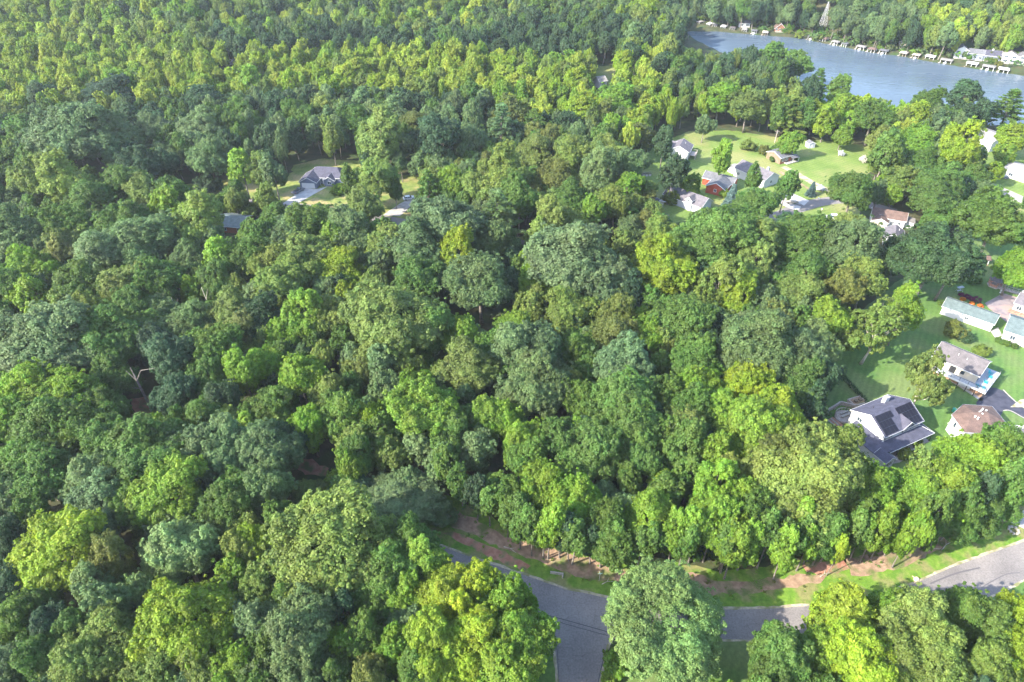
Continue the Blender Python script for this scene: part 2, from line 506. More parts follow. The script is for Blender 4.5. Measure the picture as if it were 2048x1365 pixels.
# the open strip between wood and road
sheet("verge", [(740,1015),(840,985),(905,995),(960,1020),(1040,1065),(1150,1100),(1250,1110),(1340,1120),(1440,1145),(1560,1128),(1700,1098),(1850,1062),(1990,1028),(2080,985),(2250,930),(2260,1010),(2047,1100),(1911,1142),(1802,1186),(1680,1213),(1560,1222),(1470,1226),(1350,1222),(1217,1203),(1075,1168),(1000,1142),(875,1094),(760,1050)], M['verge'], .018, .35)
sheet("cleared_strip", [(885,1012),(940,1030),(1010,1072),(1080,1092),(1150,1112),(1235,1120),(1250,1150),(1235,1164),(1190,1164),(1120,1142),(1060,1118),(990,1090),(900,1052)], M['mulch'], .026, .5, 1.2)
sheet("cleared_strip", [(1290,1130),(1400,1150),(1450,1165),(1540,1158),(1600,1150),(1650,1150),(1640,1162),(1560,1180),(1470,1190),(1400,1188),(1330,1168)], M['mulch'], .026, .5, 1.2)
sheet("cleared_strip", [(1690,1122),(1760,1102),(1840,1080),(1920,1062),(1990,1044),(2030,1030),(2036,1038),(1960,1068),(1880,1098),(1800,1136),(1735,1154),(1700,1150)], M['mulch'], .026, .45, 1.2)
sheet("cleared_strip", [(1600,1130),(1690,1118),(1700,1140),(1660,1148),(1615,1146)], M['clay'], .026, .4, 1.0)
sheet("clay_bank", [(595,915),(622,918),(655,938),(650,952),(612,948),(592,935)], M['clay'], .03, .4, 1.0)
sheet("clay_bank", [(262,800),(300,790),(325,830),(300,845),(268,830)], M['clay'], .03, .4, 1.0)
sheet("dirt_track", [(885,1066),(905,1062),(1010,1104),(1060,1132),(1050,1142),(985,1118)], M['clay'], .034, .25, 1.2)

ROAD_TOP = [(600,985),(700,1018),(780,1052),(875,1089),(914,1105),(1008,1137),(1078,1161),(1130,1179),(1217,1197),(1350,1215),(1470,1220),(1560,1217),(1680,1207),(1802,1179),(1911,1132),(2047,1084),(2250,1015)]
ROAD_LOW = [(2250,1080),(2047,1159),(1959,1203),(1850,1240),(1740,1262),(1604,1276),(1530,1280),(1444,1279),(1330,1279),(1227,1272),(1214,1290),(1207,1320),(1198,1365),(1180,1450),(1118,1450),(1117,1365),(1112,1310),(1104,1266),(1088,1234),(1000,1198),(900,1160),(800,1120),(690,1075),(590,1040)]
def grow(pxs, dm):
    P = [at(*p) for p in pxs]
    c = []
    n = len(P)
    for i in range(n):
        a, b, d = P[i-1], P[i], P[(i+1) % n]
        t = (d-a).normalized()
        nrm = Vector((-t.y, t.x, 0))
        c.append(b + nrm*dm)
    return c
road_px = ROAD_TOP + ROAD_LOW
sheet("road_shoulder", None, M['gravel'], .034, .16, 1.2, world_pts=grow(road_px, .5))
sheet("road", road_px, M['road'], .05, .05, 1.5)
# sealed seam across the mouth of the side road and along its edges
def strip(name, pxs, w, mat, z, parent=None):
    P = ribbon_pts([at(*p) for p in pxs], w)
    return sheet(name, None, mat, z, world_pts=P)
strip("road_seam", [(1092,1230),(1150,1246),(1214,1264)], .16, M['seam'], .058)
strip("road_seam", [(1094,1238),(1150,1254),(1216,1272)], .12, M['seam'], .058)
strip("road_seam", [(1107,1262),(1114,1300),(1118,1365)], .10, M['seam'], .058)
strip("road_seam", [(1213,1300),(1204,1330),(1196,1365)], .14, M['seam'], .058)
strip("skid_mark", [(1860,1168),(1910,1148),(1960,1136)], .3, M['skid'], .056)
strip("skid_mark", [(1930,1165),(1938,1180),(1955,1188)], .12, M['skid'], .056)
strip("skid_mark", [(1968,1172),(2010,1150),(2040,1146)], .2, M['skid'], .056)

# the street through the houses
street = [(200,378),(300,390),(395,399),(470,404),(530,409),(620,418),(720,432),(820,449),(930,470),(1050,490),(1180,512),(1320,520),(1420,500),(1490,466),(1550,436),(1600,416),(1645,404),(1700,402),(1790,425)]
sheet("street", None, M['road'], .04, world_pts=ribbon_pts([at(*p) for p in street], 6.2))
strip("street", [(1950,362),(1990,376),(2048,402),(2150,450)], 6.0, M['concrete_old'], .04)
strip("gravel_drive", [(1566,334),(1590,346),(1625,366),(1668,388)], 3.2, M['gravel'], .036)
strip("gravel_drive", [(1560,344),(1600,368),(1640,392)], 1.6, M['mulch'], .034)
sheet("driveway", [(564,409),(590,391),(581,385),(605,376),(634,379),(655,374),(600,405),(590,411)], M['concrete'], .05)
sheet("driveway", [(765,431),(800,408),(818,398),(836,400),(800,433)], M['concrete_old'], .045, .15)
sheet("driveway", [(1536,399),(1548,392),(1602,414),(1596,424)], M['concrete'], .048)
sheet("driveway", [(1560,386),(1568,380),(1618,402),(1608,412)], M['concrete'], .048)
sheet("driveway", [(1283,410),(1300,405),(1322,420),(1340,432),(1310,440)], M['patio'], .048, .2)
sheet("driveway", [(1952,806),(1965,790),(1975,775),(1990,776),(2006,782),(2020,796),(2048,818),(2120,850),(2120,880),(2048,838),(2020,823),(2006,822),(2000,834),(1985,845),(1960,840)], M['tarmac_dark'], .05)
strip("drive_edging", [(2006,780),(2020,794),(2048,816),(2120,849)], .35, M['stone'], .062)
strip("drive_edging", [(2006,822),(2020,822),(2048,837),(2120,879)], .3, M['stone'], .062)
strip("footpath", [(1892,756),(1925,776),(1964,802)], 1.0, M['concrete_old'], .05)
sheet("mulch_bed", [(1894,750),(1905,748),(1966,786),(1962,798)], M['brickpave'], .04, .1)
sheet("patio", [(1969,607),(2006,587),(2036,596),(2060,602),(2060,640),(2030,640),(2014,646),(1978,618)], M['patio'], .05)
sheet("patio", [(2020,815),(2040,800),(2100,790),(2110,830),(2048,815)], M['gravel'], .055)
sheet("gravel_apron", [(1980,663),(1996,655),(2004,672),(1990,676)], M['concrete_old'], .05)
sheet("patio", [(1745,918),(1775,905),(1800,895),(1832,868),(1850,872),(1845,895),(1800,925),(1760,935)], M['concrete_old'], .045, .2)
sheet("driveway", [(2020,1045),(2048,1020),(2110,1000),(2110,1060),(2048,1058)], M['concrete'], .045)
sheet("clearing", [(1170,150),(1230,146),(1240,176),(1200,186),(1180,178)], M['lawn'], .2, .8, follow=True)
sheet("forest_road", [(700,188),(760,186),(762,192),(700,194)], M['gravel'], .3, .3, follow=True)
# ------------------------------------------------------------------ trees
def unit(n):
    v = rng.normal(size=(n, 3)); return v/np.linalg.norm(v, axis=1, keepdims=True)

def leaves(centers, radii, outs, per, size, flat=1.0, droop=0.0, elong=1.0, spread=.8, hemi=.15):
    """leaf-sized quads over puffs of foliage"""
    n = len(centers)
    C = np.repeat(centers, per, 0); RR = np.repeat(radii, per); O = np.repeat(outs, per, 0)
    pv = np.repeat(rng.random(n), per)
    d = unit(n*per)
    dot = (d*O).sum(1)
    flip = dot < -hemi
    d[flip] -= 2*(dot[flip])[:, None]*O[flip]
    rad = RR*(.58+.72*rng.random(n*per)**1.3)
    P = C + d*rad[:, None]*np.array([1, 1, flat])
    nn = d*.9 + O*.35 + rng.normal(size=d.shape)*spread*.55 + np.array([0, 0, .25])
    nn /= np.linalg.norm(nn, axis=1, keepdims=True)
    t = rng.normal(size=d.shape)
    if droop: t = t*.35 + np.array([0, 0, -droop])
    a = np.cross(nn, t); a /= np.linalg.norm(a, axis=1, keepdims=True)+1e-9
    b = np.cross(nn, a)
    s = size*(.6+.8*rng.random(n*per))
    a *= (s*.5)[:, None]; b *= (s*.5*elong)[:, None]
    V = np.stack([P-b, P+a*.9-b*.1, P+b, P-a*.9-b*.1], 1).reshape(-1, 3)
    F = np.arange(len(V)).reshape(-1, 4)
    w = rng.normal(size=(3, 3))*.55; fz = rng.random(3)*6
    big = sum(np.sin(centers @ w[i] + fz[i]) for i in range(3))/3
    lv = np.clip(.5 + .26*np.repeat(big, per) + .38*(pv-.5) + .42*(rng.random(n*per)-.5), 0, 1)
    big2 = sum(np.sin(centers @ w[(i+1) % 3][::-1] + fz[i]*2) for i in range(3))/3
    hv = np.clip(.5 + .3*np.repeat(big2, per) + .25*np.repeat(rng.random(n)-.5, per)+.35*(rng.random(n*per)-.5), 0, 1)
    return V, F, lv, hv

def set_leafvar(me, lv, hv):
    at_ = me.attributes.new("leafvar", 'FLOAT_COLOR', 'FACE')
    arr = np.zeros((len(me.polygons), 4), np.float32)
    arr[:len(lv), 0] = lv; arr[:len(lv), 1] = hv; arr[:, 3] = 1
    at_.data.foreach_set("color", arr.ravel())

def crown_puffs(R0, zc, az, nl, npf, lobe=.34, gap=0.0, low=-.45, pr=.125, core=.62, jitter=.15, topheavy=0.0):
    """puff centres: lobes set around an ellipsoid of radius R0 (half height az) centred at zc"""
    cs, rs, outs, lobes = [], [], [], []
    k = 0; g = math.pi*(3-math.sqrt(5)); off = rng.random()*9; ph0 = rng.random()*6
    lobes.append((np.array([rng.normal()*.5, rng.normal()*.5, zc+az*(core+.08)]), R0*lobe))
    while len(lobes) < nl and k < nl*5:
        z = low + (1-low)*((k*0.618+rng.random()*.3) % 1)
        ph = g*k + off; k += 1
        r = math.sqrt(max(0, 1-z*z))
        d = np.array([math.cos(ph)*r, math.sin(ph)*r, z])
        env = 1+.13*math.sin(2*ph0+ph)+.10*math.sin(3*ph+5*z+ph0)
        q = (core + jitter*(rng.random()*2-1) + .06)*env
        c = d*q*np.array([R0, R0, az]) + np.array([0, 0, zc])
        if z < 0: c[:2] *= 1+topheavy*z
        lr = R0*lobe*(.55+.9*rng.random())
        if any(np.linalg.norm(c-o) < (lr+r2)*.42 for o, r2 in lobes): continue
        lobes.append((c, lr))
    for c, lr in lobes:
        out = c-np.array([0, 0, zc-az*.35]); out /= np.linalg.norm(out)+1e-9
        d = unit(npf); dt = (d*out).sum(1); f = dt < -.25
        d[f] -= 2*dt[f][:, None]*out
        p = c + d*lr*np.array([1, 1, 1.2])*(.7+.45*rng.random((npf, 1)))
        if gap: 
            keep = rng.random(npf) > gap; p = p[keep]; d = d[keep]
        o = d*.7+out*.5+np.array([0, 0, .25]); o /= np.linalg.norm(o, axis=1, keepdims=True)
        cs.append(p); outs.append(o); rs.append(R0*pr*(.7+.7*rng.random(len(p))))
    cs = np.concatenate(cs); outs = np.concatenate(outs); rs = np.concatenate(rs)
    # drop what lies deep inside the crown
    keep = np.ones(len(cs), bool)
    for c, lr in lobes:
        keep &= np.linalg.norm(cs-c, axis=1) > lr*.62
    cs, rs, outs = cs[keep], rs[keep], outs[keep]
    # inner shell closing the crown between the lobes
    nc = int(nl*npf*(.10 if gap else .34))
    d = unit(nc*2); d = d[d[:, 2] > low-.1][:nc]
    q = (core+.10)*(.82+.3*rng.random((len(d), 1)))
    ph = np.arctan2(d[:, 1], d[:, 0]); wob = 1+.10*np.sin(3*ph+off)+.07*np.sin(5*ph+2*off)
    c2 = d*q*wob[:, None]*np.array([R0, R0, az])+np.array([0, 0, zc])
    o2 = d+np.array([0, 0, .2]); o2 /= np.linalg.norm(o2, axis=1, keepdims=True)
    ns = int(len(cs)*.16); pick = rng.integers(len(cs), size=ns)
    ctr = np.array([0, 0, zc-az*.2]); c3 = ctr+(cs[pick]-ctr)*(1.04+.16*rng.random((ns, 1)))+rng.normal(size=(ns, 3))*.25
    cs = np.concatenate([cs, c3]); rs = np.concatenate([rs, rs[pick]*.62]); outs = np.concatenate([outs, outs[pick]])
    return np.concatenate([cs, c2]), np.concatenate([rs, R0*pr*(.8+.5*rng.random(len(d)))]), np.concatenate([outs, o2]), lobes

def trunk_mb(H, r, base_of_crown, lobes=(), bend=.5, forks=1, limb=7, zlow=.0):
    mb = MB()
    ang = random.uniform(0, 6.28); bx = bend*math.cos(ang); by = bend*math.sin(ang)
    n = 7
    pts = []
    for i in range(n):
        t = i/(n-1)
        pts.append((bx*math.sin(t*2.5), by*math.sin(t*2.1), H*t*.86-.3))
    rad = [r*(1.35 if i == 0 else 1)*(1-.85*(i/(n-1))) + .03 for i in range(n)]
    mb.tube(pts, rad, 7)
    lobes = list(lobes); random.shuffle(lobes)
    for c, lr in lobes[:limb]:
        zt = min(c[2]-.5, base_of_crown + random.uniform(0, .45)*(H-base_of_crown))
        t = max(0, min(1, (zt+.3)/(H*.86)))
        s = Vector((bx*math.sin(t*2.5), by*math.sin(t*2.1), zt))
        e = Vector(c)
        mid = s.lerp(e, .5) + Vector((random.uniform(-.4,.4), random.uniform(-.4,.4), random.uniform(-.9,.1)))
        mb.tube([s, mid, e], [r*.45, r*.3, r*.08], 5, cap=False)
        for q in range(2):
            e2 = e + Vector((random.uniform(-1,1), random.uniform(-1,1), random.uniform(-.3,1)))*lr*.9
            mb.tube([mid.lerp(e, .4), e2], [r*.2, r*.04], 4, cap=False)
    return mb

def mb_mesh(mb, name, mat):
    me = bpy.data.meshes.new(name); me.from_pydata(mb.v, [], mb.f); me.materials.append(mat)
    for p in me.polygons: p.use_smooth = True
    me.update(); return me

PROTO = {}     # kind -> list of dict(crown, trunk, R0, H0, zc)
def add_proto(kind, cs, rs, outs, lobes, per, size, R0, H0, zc, r, boc, bark='bark', limb=7, bend=.5, **kw):
    V, F, lv, hv = leaves(cs, rs, outs, per, size, **kw)
    me = mesh_np("crown", V, F, [M['leaf']]); set_leafvar(me, lv, hv)
    tm = mb_mesh(trunk_mb(H0, r, boc, lobes, limb=limb, bend=bend), "trunk", M[bark])
    rad = np.hypot(V[:, 0], V[:, 1]); R0 = float(np.percentile(rad, 96.5)); H0 = float(np.percentile(V[:, 2], 99.7)); zc = float(np.percentile(V[:, 2], 48))
    PROTO.setdefault(kind, []).append(dict(crown=me, trunk=tm, R0=R0, H0=H0, zc=zc))

for i in range(4):      # broad lobed crowns
    cs, rs, o, lb = crown_puffs(6.6, 11.6, 6.6, 34+3*i, 26, lobe=.27+.03*(i % 2), pr=.105, jitter=.17, low=-.5)
    add_proto('b', cs, rs, o, lb, 54, .37, 6.6, 18.5, 11.4, .38, 7, limb=9)
for i in range(2):      # the broadest old trees
    cs, rs, o, lb = crown_puffs(9.0, 12.5, 7.4, 62, 30, lobe=.20, pr=.075, jitter=.17, low=-.45)
    add_proto('B', cs, rs, o, lb, 46, .37, 9.0, 20.5, 12.4, .5, 7.5, limb=12)
cs, rs, o, lb = crown_puffs(10.0, 11.8, 8.4, 84, 40, lobe=.17, pr=.058, jitter=.2, low=-.6)
add_proto('F', cs, rs, o, lb, 44, .25, 10.0, 20.5, 11.6, .55, 6, limb=16, spread=1.0)
for i in range(3):      # tall oval crowns
    cs, rs, o, lb = crown_puffs(4.6, 12.2, 7.2, 36, 20, lobe=.30, pr=.13, jitter=.12, low=-.75)
    add_proto('o', cs, rs, o, lb, 46, .35, 4.6, 19.5, 12, .28, 6)
for i in range(2):      # fine-tufted dense domes
    cs, rs, o, lb = crown_puffs(6.4, 11.5, 6.2, 44, 34, lobe=.22, pr=.08, jitter=.2, low=-.35)
    add_proto('f', cs, rs, o, lb, 36, .32, 6.4, 18, 11.2, .4, 6.5, limb=12, spread=1.0)
for i in range(2):      # open, drooping crowns with branches showing
    cs, rs, o, lb = crown_puffs(5.2, 11.0, 6.8, 30, 24, lobe=.30, gap=.3, pr=.10, jitter=.3, low=-.7)
    add_proto('a', cs, rs, o, lb, 40, .34, 5.2, 18, 11, .3, 4.5, bark='bark_pale', limb=16, bend=.9, droop=1.2, elong=1.5, spread=1.1)
for i in range(3):      # slim woodland-edge trees
    cs, rs, o, lb = crown_puffs(2.9, 11.0, 6.4, 24, 18, lobe=.42, gap=.15, pr=.2, jitter=.25, low=-.9)
    add_proto('s', cs, rs, o, lb, 34, .34, 2.9, 17.5, 11, .17, 4, bark='bark_pale', limb=8, bend=.8)
for i in range(2):      # bushes
    cs, rs, o, lb = crown_puffs(1.6, 1.15, 1.15, 14, 18, lobe=.4, pr=.16, low=-.5, jitter=.15)
    add_proto('u', cs, rs, o, lb, 20, .26, 1.6, 2.2, 1.1, .06, .3, limb=5, bend=.1)
def conifer(kind, H0, R0, layers, brn, droop, pufr, per, size, elong, zlow, shape=1.0, open_=False, bark='bark'):
    cs, rs, outs = [], [], []
    mb = MB()
    mb.tube([(0,0,-.3),(0.1,.05,H0*.5),(0,0,H0*.98)], [.3 if H0 > 9 else .14, .16 if H0 > 9 else .08, .02], 7)
    for k in range(layers):
        t = (k+.3*rng.random())/layers
        z = zlow + (H0-zlow)*t
        L = R0*(1-t)**shape + .12
        if open_: L *= .65+.5*rng.random()
        nb = max(3, int(brn*(1-.5*t)))
        a0 = rng.random()*6.28
        for j in range(nb):
            a = a0 + 6.283*j/nb + rng.normal()*.15
            l = L*(.8+.35*rng.random())
            m = max(2, int(l/(pufr*1.0)))
            mb.tube([(0,0,z), (math.cos(a)*l*.95, math.sin(a)*l*.95, z-droop*l*.9)], [.05, .015], 3, cap=False)
            for q in range(m):
                s = (q+1)/m
                if open_ and s < .35: continue
                w = pufr*(1.15-.4*s) if open_ else pufr
                cs.append((math.cos(a)*l*s, math.sin(a)*l*s, z-droop*l*s+ (.15*s if open_ else 0)))
                rs.append(w); outs.append((math.cos(a)*.5, math.sin(a)*.5, .75))
    cs = np.array(cs); rs = np.array(rs); outs = np.array(outs); outs /= np.linalg.norm(outs, axis=1, keepdims=True)
    V, F, lv, hv = leaves(cs, rs, outs, per, size, flat=.45, elong=elong, spread=1.2, hemi=.5)
    me = mesh_np("crown", V, F, [M['leaf']]); set_leafvar(me, lv, hv)
    PROTO.setdefault(kind, []).append(dict(crown=me, trunk=mb_mesh(mb, "trunk", M[bark]), R0=R0, H0=H0, zc=H0*.55))
for i in range(2): conifer('p', 19.0, 4.6, 15, 7, -.05, .62, 26, .34, 2.4, 5.0, .75, True)
conifer('c', 8.0, 2.3, 20, 12, .30, .28, 14, .22, 2.0, .3, 1.0)

# lighter copies for the far woods (trunk and crown in one mesh, two materials)
FAR = []
def far_proto(R0, zc, az, nl, npf, H0, lobe, pr, per, size, low=-.85, **kw):
    cs, rs, o, lb = crown_puffs(R0, zc, az, nl, npf, lobe=lobe, pr=pr, low=low, jitter=.17)
    V, F, lv, hv = leaves(cs, rs, o, per, size, **kw)
    t = trunk_mb(H0, .3, 6, lb, limb=4)
    tv = np.array(t.v); tf = np.array([f for f in t.f if len(f) == 4])
    me = mesh_np("far_tree", np.concatenate([V, tv]), np.concatenate([F, tf+len(V)]), [M['leaf'], M['bark']],
                 np.concatenate([np.zeros(len(F)), np.ones(len(tf))]))
    set_leafvar(me, lv, hv)
    ob = bpy.data.objects.new("far_tree_%d" % len(FAR), me)
    FAR.append((ob, float(np.percentile(np.hypot(V[:, 0], V[:, 1]), 96.5)), float(np.percentile(V[:, 2], 99.7))))
for i in range(3): far_proto(6.4, 11.4, 6.4, 30, 20, 18, .28, .12, 24, .62)
for i in range(2): far_proto(4.6, 12, 7, 28, 16, 19, .31, .15, 22, .58, low=-.7)
for i in range(1): far_proto(5.4, 11.5, 6.2, 34, 22, 18, .24, .1, 20, .5, spread=1.1)
cf = bpy.data.collections.new("far_tree_shapes")
for ob, _, _ in FAR: cf.objects.link(ob)

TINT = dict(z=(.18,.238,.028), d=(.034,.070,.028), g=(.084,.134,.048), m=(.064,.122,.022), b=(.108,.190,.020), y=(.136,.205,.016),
            Y=(.19,.235,.014), p=(.110,.158,.032), o=(.098,.120,.028), x=(.125,.196,.062), w=(.50,.50,.46), n=(.08,.13,.11))  # z: leaf colour with the far slopes' sunlight painted in
WORDS = dict(z="bright lime green", d="dark green", g="grey-green", m="mid green", b="bright green", y="yellow-green", Y="yellow-tinged green",
             p="pale olive green", o="olive brown", x="pale silvery green", w="whitish", n="blue-green")

TREES = """66 530 80 b,200 500 115 g,272 474 120 g,320 482 92 g,402 438 100 po,333 420 62 bo,253 438 110 m,168 577 100 m,236 570 92 p,312 552 92 m,382 520 72 g,440 522 56 bo,
425 486 62 g,378 580 46 b,435 562 72 m,490 522 92 m,33 576 90 m,80 600 60 b,37 612 50 y,25 465 100 g,60 472 62 g,125 440 86 m,130 490 80 p,126 512 50 o,15 512 62 g,132 625 62 p,
95 690 165 g,20 650 62 g,185 622 72 p,225 672 130 m,270 616 80 m,318 690 80 d,372 650 92 g,425 700 120 m,470 625 100 p,478 662 80 o,345 728 80 d,352 790 88 d,225 750 80 m,
420 760 80 m,490 752 72 b,60 790 130 bf,140 790 120 bf,95 860 130 m,175 850 100 m,400 832 90 m,445 805 80 d,210 815 80 m,25 840 100 b,30 927 92 m,92 938 112 m,36 993 80 g,62 1026 62 m,
310 900 165 mf,335 985 135 bf,225 905 110 m,400 905 120 g,215 900 80 m,190 952 112 g,205 1010 120 g,460 900 120 g,458 1005 130 m,270 1010 90 m,125 1105 150 yb,80 1100 80 y,235 1128 80 o,185 1180 72 g,
360 1092 130 x,290 1178 62 x,395 1240 170 yb,345 1210 90 y,490 1105 82 p,235 1285 130 p,290 1300 110 y,320 1342 100 p,215 1220 80 g,25 1095 90 d,30 1180 80 d,22 1250 100 m,85 1212 72 m,105 1250 100 d,
140 1275 90 m,90 1315 110 m,15 1332 90 g,165 1335 112 p,480 1235 80 g,478 1335 90 b,420 1330 100 p,530 905 112 g,530 985 112 g,625 985 85 p,690 975 60 m,560 1035 70 m,700 985 90 d,668 960 60 bu,
800 995 150 g,870 1020 72 g,660 1085 200 pf,610 1045 92 p,590 1120 100 p,665 1160 112 p,795 1120 120 m,755 1190 92 m,830 1090 100 m,852 1128 76 b,880 1190 120 y,945 1182 120 Yb,1005 1215 105 b,
880 1300 130 y,960 1290 140 yb,1040 1270 112 b,1040 1200 70 b,920 1240 80 Y,1010 1330 120 b,930 1345 90 y,590 1275 165 g,520 1250 100 g,535 1305 112 m,683 1292 60 b,730 1280 80 m,793 1297 80 b,690 1228 60 d,
522 1195 90 p,740 1350 80 o,822 1345 72 m,575 1190 80 m,520 1090 80 y,610 1340 90 g,668 1345 70 m,614 448 108 m,672 454 96 g,572 466 96 g,515 470 80 m,645 450 72 p,705 475 92 g,668 490 56 b,
610 500 92 p,545 525 80 p,600 545 92 p,560 577 100 p,680 540 85 y,690 590 46 y,768 464 62 m,785 480 84 p,765 496 80 p,752 536 60 g,835 500 112 g,895 450 130 g,873 478 46 y,920 506 72 y,
960 560 118 g,990 480 80 g,840 560 112 m,745 570 62 p,790 640 170 p,740 642 80 p,665 642 92 p,612 632 80 b,565 676 66 b,520 642 100 d,520 730 80 b,600 745 86 b,860 665 80 m,725 730 72 p,760 735 60 g,
765 775 60 g,815 732 60 p,655 786 72 p,640 720 52 p,685 836 72 m,540 820 90 m,620 850 80 b,735 845 72 yb,780 832 52 b,845 812 120 b,830 770 72 b,925 670 76 b,945 736 116 p,985 836 82 b,990 690 62 m,
900 870 80 m,573 875 72 d,712 902 70 m,697 938 56 b,1150 522 160 g,1075 555 76 b,1235 552 80 g,1210 592 72 g,1265 590 72 d,1140 612 100 p,1065 616 62 p,1235 635 86 o,1215 680 90 o,1262 680 62 o,1325 530 130 y,1432 474 140 m,1362 496 86 m,1496 492 76 m,
1318 468 72 p,1252 490 62 p,1440 580 100 pa,1485 585 62 y,1365 640 112 m,1300 666 66 b,1480 666 92 g,1490 716 80 g,1395 720 100 m,1388 770 80 b,1340 786 80 m,1255 735 120 g,1240 800 130 m,1155 700 80 m,
1075 700 112 g,1020 706 80 g,1080 770 130 g,1170 800 72 m,1025 662 70 b,1010 845 70 b,1255 862 130 m,1390 830 92 m,1360 868 90 p,1440 828 80 b,1487 766 62 o,1487 838 90 b,1425 650 80 d,1120 870 92 m,
1045 880 80 b,1135 455 62 p,1100 446 70 p,1080 470 50 p,1522 468 102 m,1525 482 80 p,1600 480 108 m,1692 470 80 p,1705 492 120 g,1512 535 72 p,1610 540 92 m,1735 552 80 p,1690 577 80 o,1590 590 86 p,
1660 640 82 b,1475 588 72 y,1525 606 62 g,1866 508 142 d,1905 522 76 d,1752 652 100 pa,1806 618 70 b,1852 762 80 pa,1560 636 62 o,1525 695 150 g,1600 700 90 g,1640 690 80 g,1640 750 72 d,1600 766 92 m,
1490 770 92 y,1555 822 100 y,1500 852 130 b,1676 906 120 p,1625 802 62 d,1095 970 92 b,1025 985 70 m,1035 1030 60 ms,1190 900 122 m,1160 985 92 b,1215 1040 80 m,1225 1100 72 ms,1148 1082 62 ms,1060 912 80 m,
1285 915 82 m,1305 1030 100 b,1430 1030 92 b,1430 975 82 b,1485 1010 90 b,1370 890 80 m,1380 950 62 m,1435 910 62 b,1470 950 72 p,1460 1070 80 b,1335 1240 219 xF,1236 1322 60 bu,1215 1356 32 bu,
1595 955 170 p,1560 930 112 o,1640 900 120 p,1680 950 112 p,1650 1010 102 p,1520 900 90 b,1515 1020 90 m,1605 1040 62 b,1570 1075 62 m,1510 1065 62 m,1640 1060 80 m,1755 975 92 b,1820 985 92 b,
1775 1045 62 b,1735 1035 62 m,1836 955 64 pa,1935 930 112 b,1900 975 112 b,1970 955 82 b,1900 1040 86 m,1955 1020 80 m,2010 910 120 m,2020 980 80 m,1700 1238 122 y,1788 1222 104 b,1720 1312 140 y,
1830 1262 130 p,1865 1322 130 p,1650 1302 92 b,1565 1312 110 m,1540 1345 80 m,1925 1228 100 m,1985 1262 92 m,2022 1232 80 y,1975 1338 92 p,2032 1312 80 y,1790 1330 120 p,
143 273 150 g,55 265 92 m,22 230 72 p,242 272 96 g,318 262 82 g,406 262 92 g,417 317 80 g,330 325 52 d,413 365 50 du,275 320 80 d,83 350 110 p,120 365 92 p,242 360 92 m,171 395 100 m,292 385 80 p,340 382 62 m,
13 330 62 m,66 318 72 m,384 394 24 nc,220 190 110 d,80 190 72 d,418 205 72 d,485 340 52 bo,520 345 46 po,547 350 52 g,483 237 92 m,652 222 62 pa,598 228 72 m,710 240 72 m,765 270 92 p,828 250 90 o,
752 355 90 p,788 372 38 m,675 378 28 bu,697 370 42 m,730 412 76 p,856 388 56 mp,442 402 46 mu,505 418 50 pu,550 408 42 pu,905 368 76 b,865 365 60 p,878 275 80 d,938 285 72 g,1003 262 80 gp,1070 257 70 mp,
1020 225 62 o,1070 300 80 p,1015 340 86 p,1147 312 92 p,1213 300 92 p,1200 345 80 g,1115 350 72 o,1257 330 80 g,1255 375 62 b,1233 412 76 p,1187 425 52 b,993 432 92 gp,1037 400 72 m,950 378 72 p,1142 400 80 m,
995 388 70 p,1160 215 62 y,1235 205 72 b,1186 245 36 p,1278 240 52 y,1280 278 70 oa,1344 347 56 d,1384 366 46 b,1464 390 33 nc,1502 357 36 mo,1513 402 86 m,1573 372 42 mo,1448 318 42 b,1408 255 46 ga,
1327 290 42 d,1583 285 50 b,1498 290 30 pu,1531 300 26 ou,1343 392 36 pu,1625 376 19 nc,1440 200 72 b,1497 215 72 p,1580 230 62 pp,1633 172 46 mp,1680 180 46 m,1685 270 42 b,1590 130 62 m,1540 115 62 m,1610 228 52 m,1655 236 54 y,1700 243 50 b,1790 250 50 y,1565 225 56 m,
1927 193 62 d,1859 208 76 m,1923 232 42 d,1962 222 52 d,2017 218 76 mp,1750 230 80 m,1725 218 60 y,1681 215 62 b,1835 235 52 y,1762 275 62 p,1841 280 82 b,1923 292 80 y,1707 380 92 m,1797 365 70 pa,
1890 370 100 m,1868 400 92 m,1955 315 52 m,1988 340 46 y,2010 308 46 b,2032 270 62 y,1995 440 130 m,2035 530 70 b,1975 405 19 wc,2021 410 16 wc,1769 310 62 m,1845 328 72 m,1930 335 60 p,1683 306 14 wu,
1725 318 18 wu,1640 376 16 wu,1552 297 20 mu,1447 386 24 bu,1412 398 20 bu,1915 662 34 ou,1905 650 28 ou,1930 672 26 du,1965 702 30 pu,1998 680 12 mu,2006 684 12 mu,2015 686 14 mu,2030 692 12 mu,
1882 604 14 mu,1545 318 14 mu,1590 318 10 mu,1835 882 22 pu,1810 905 28 pu,1950 560 22 mu"""
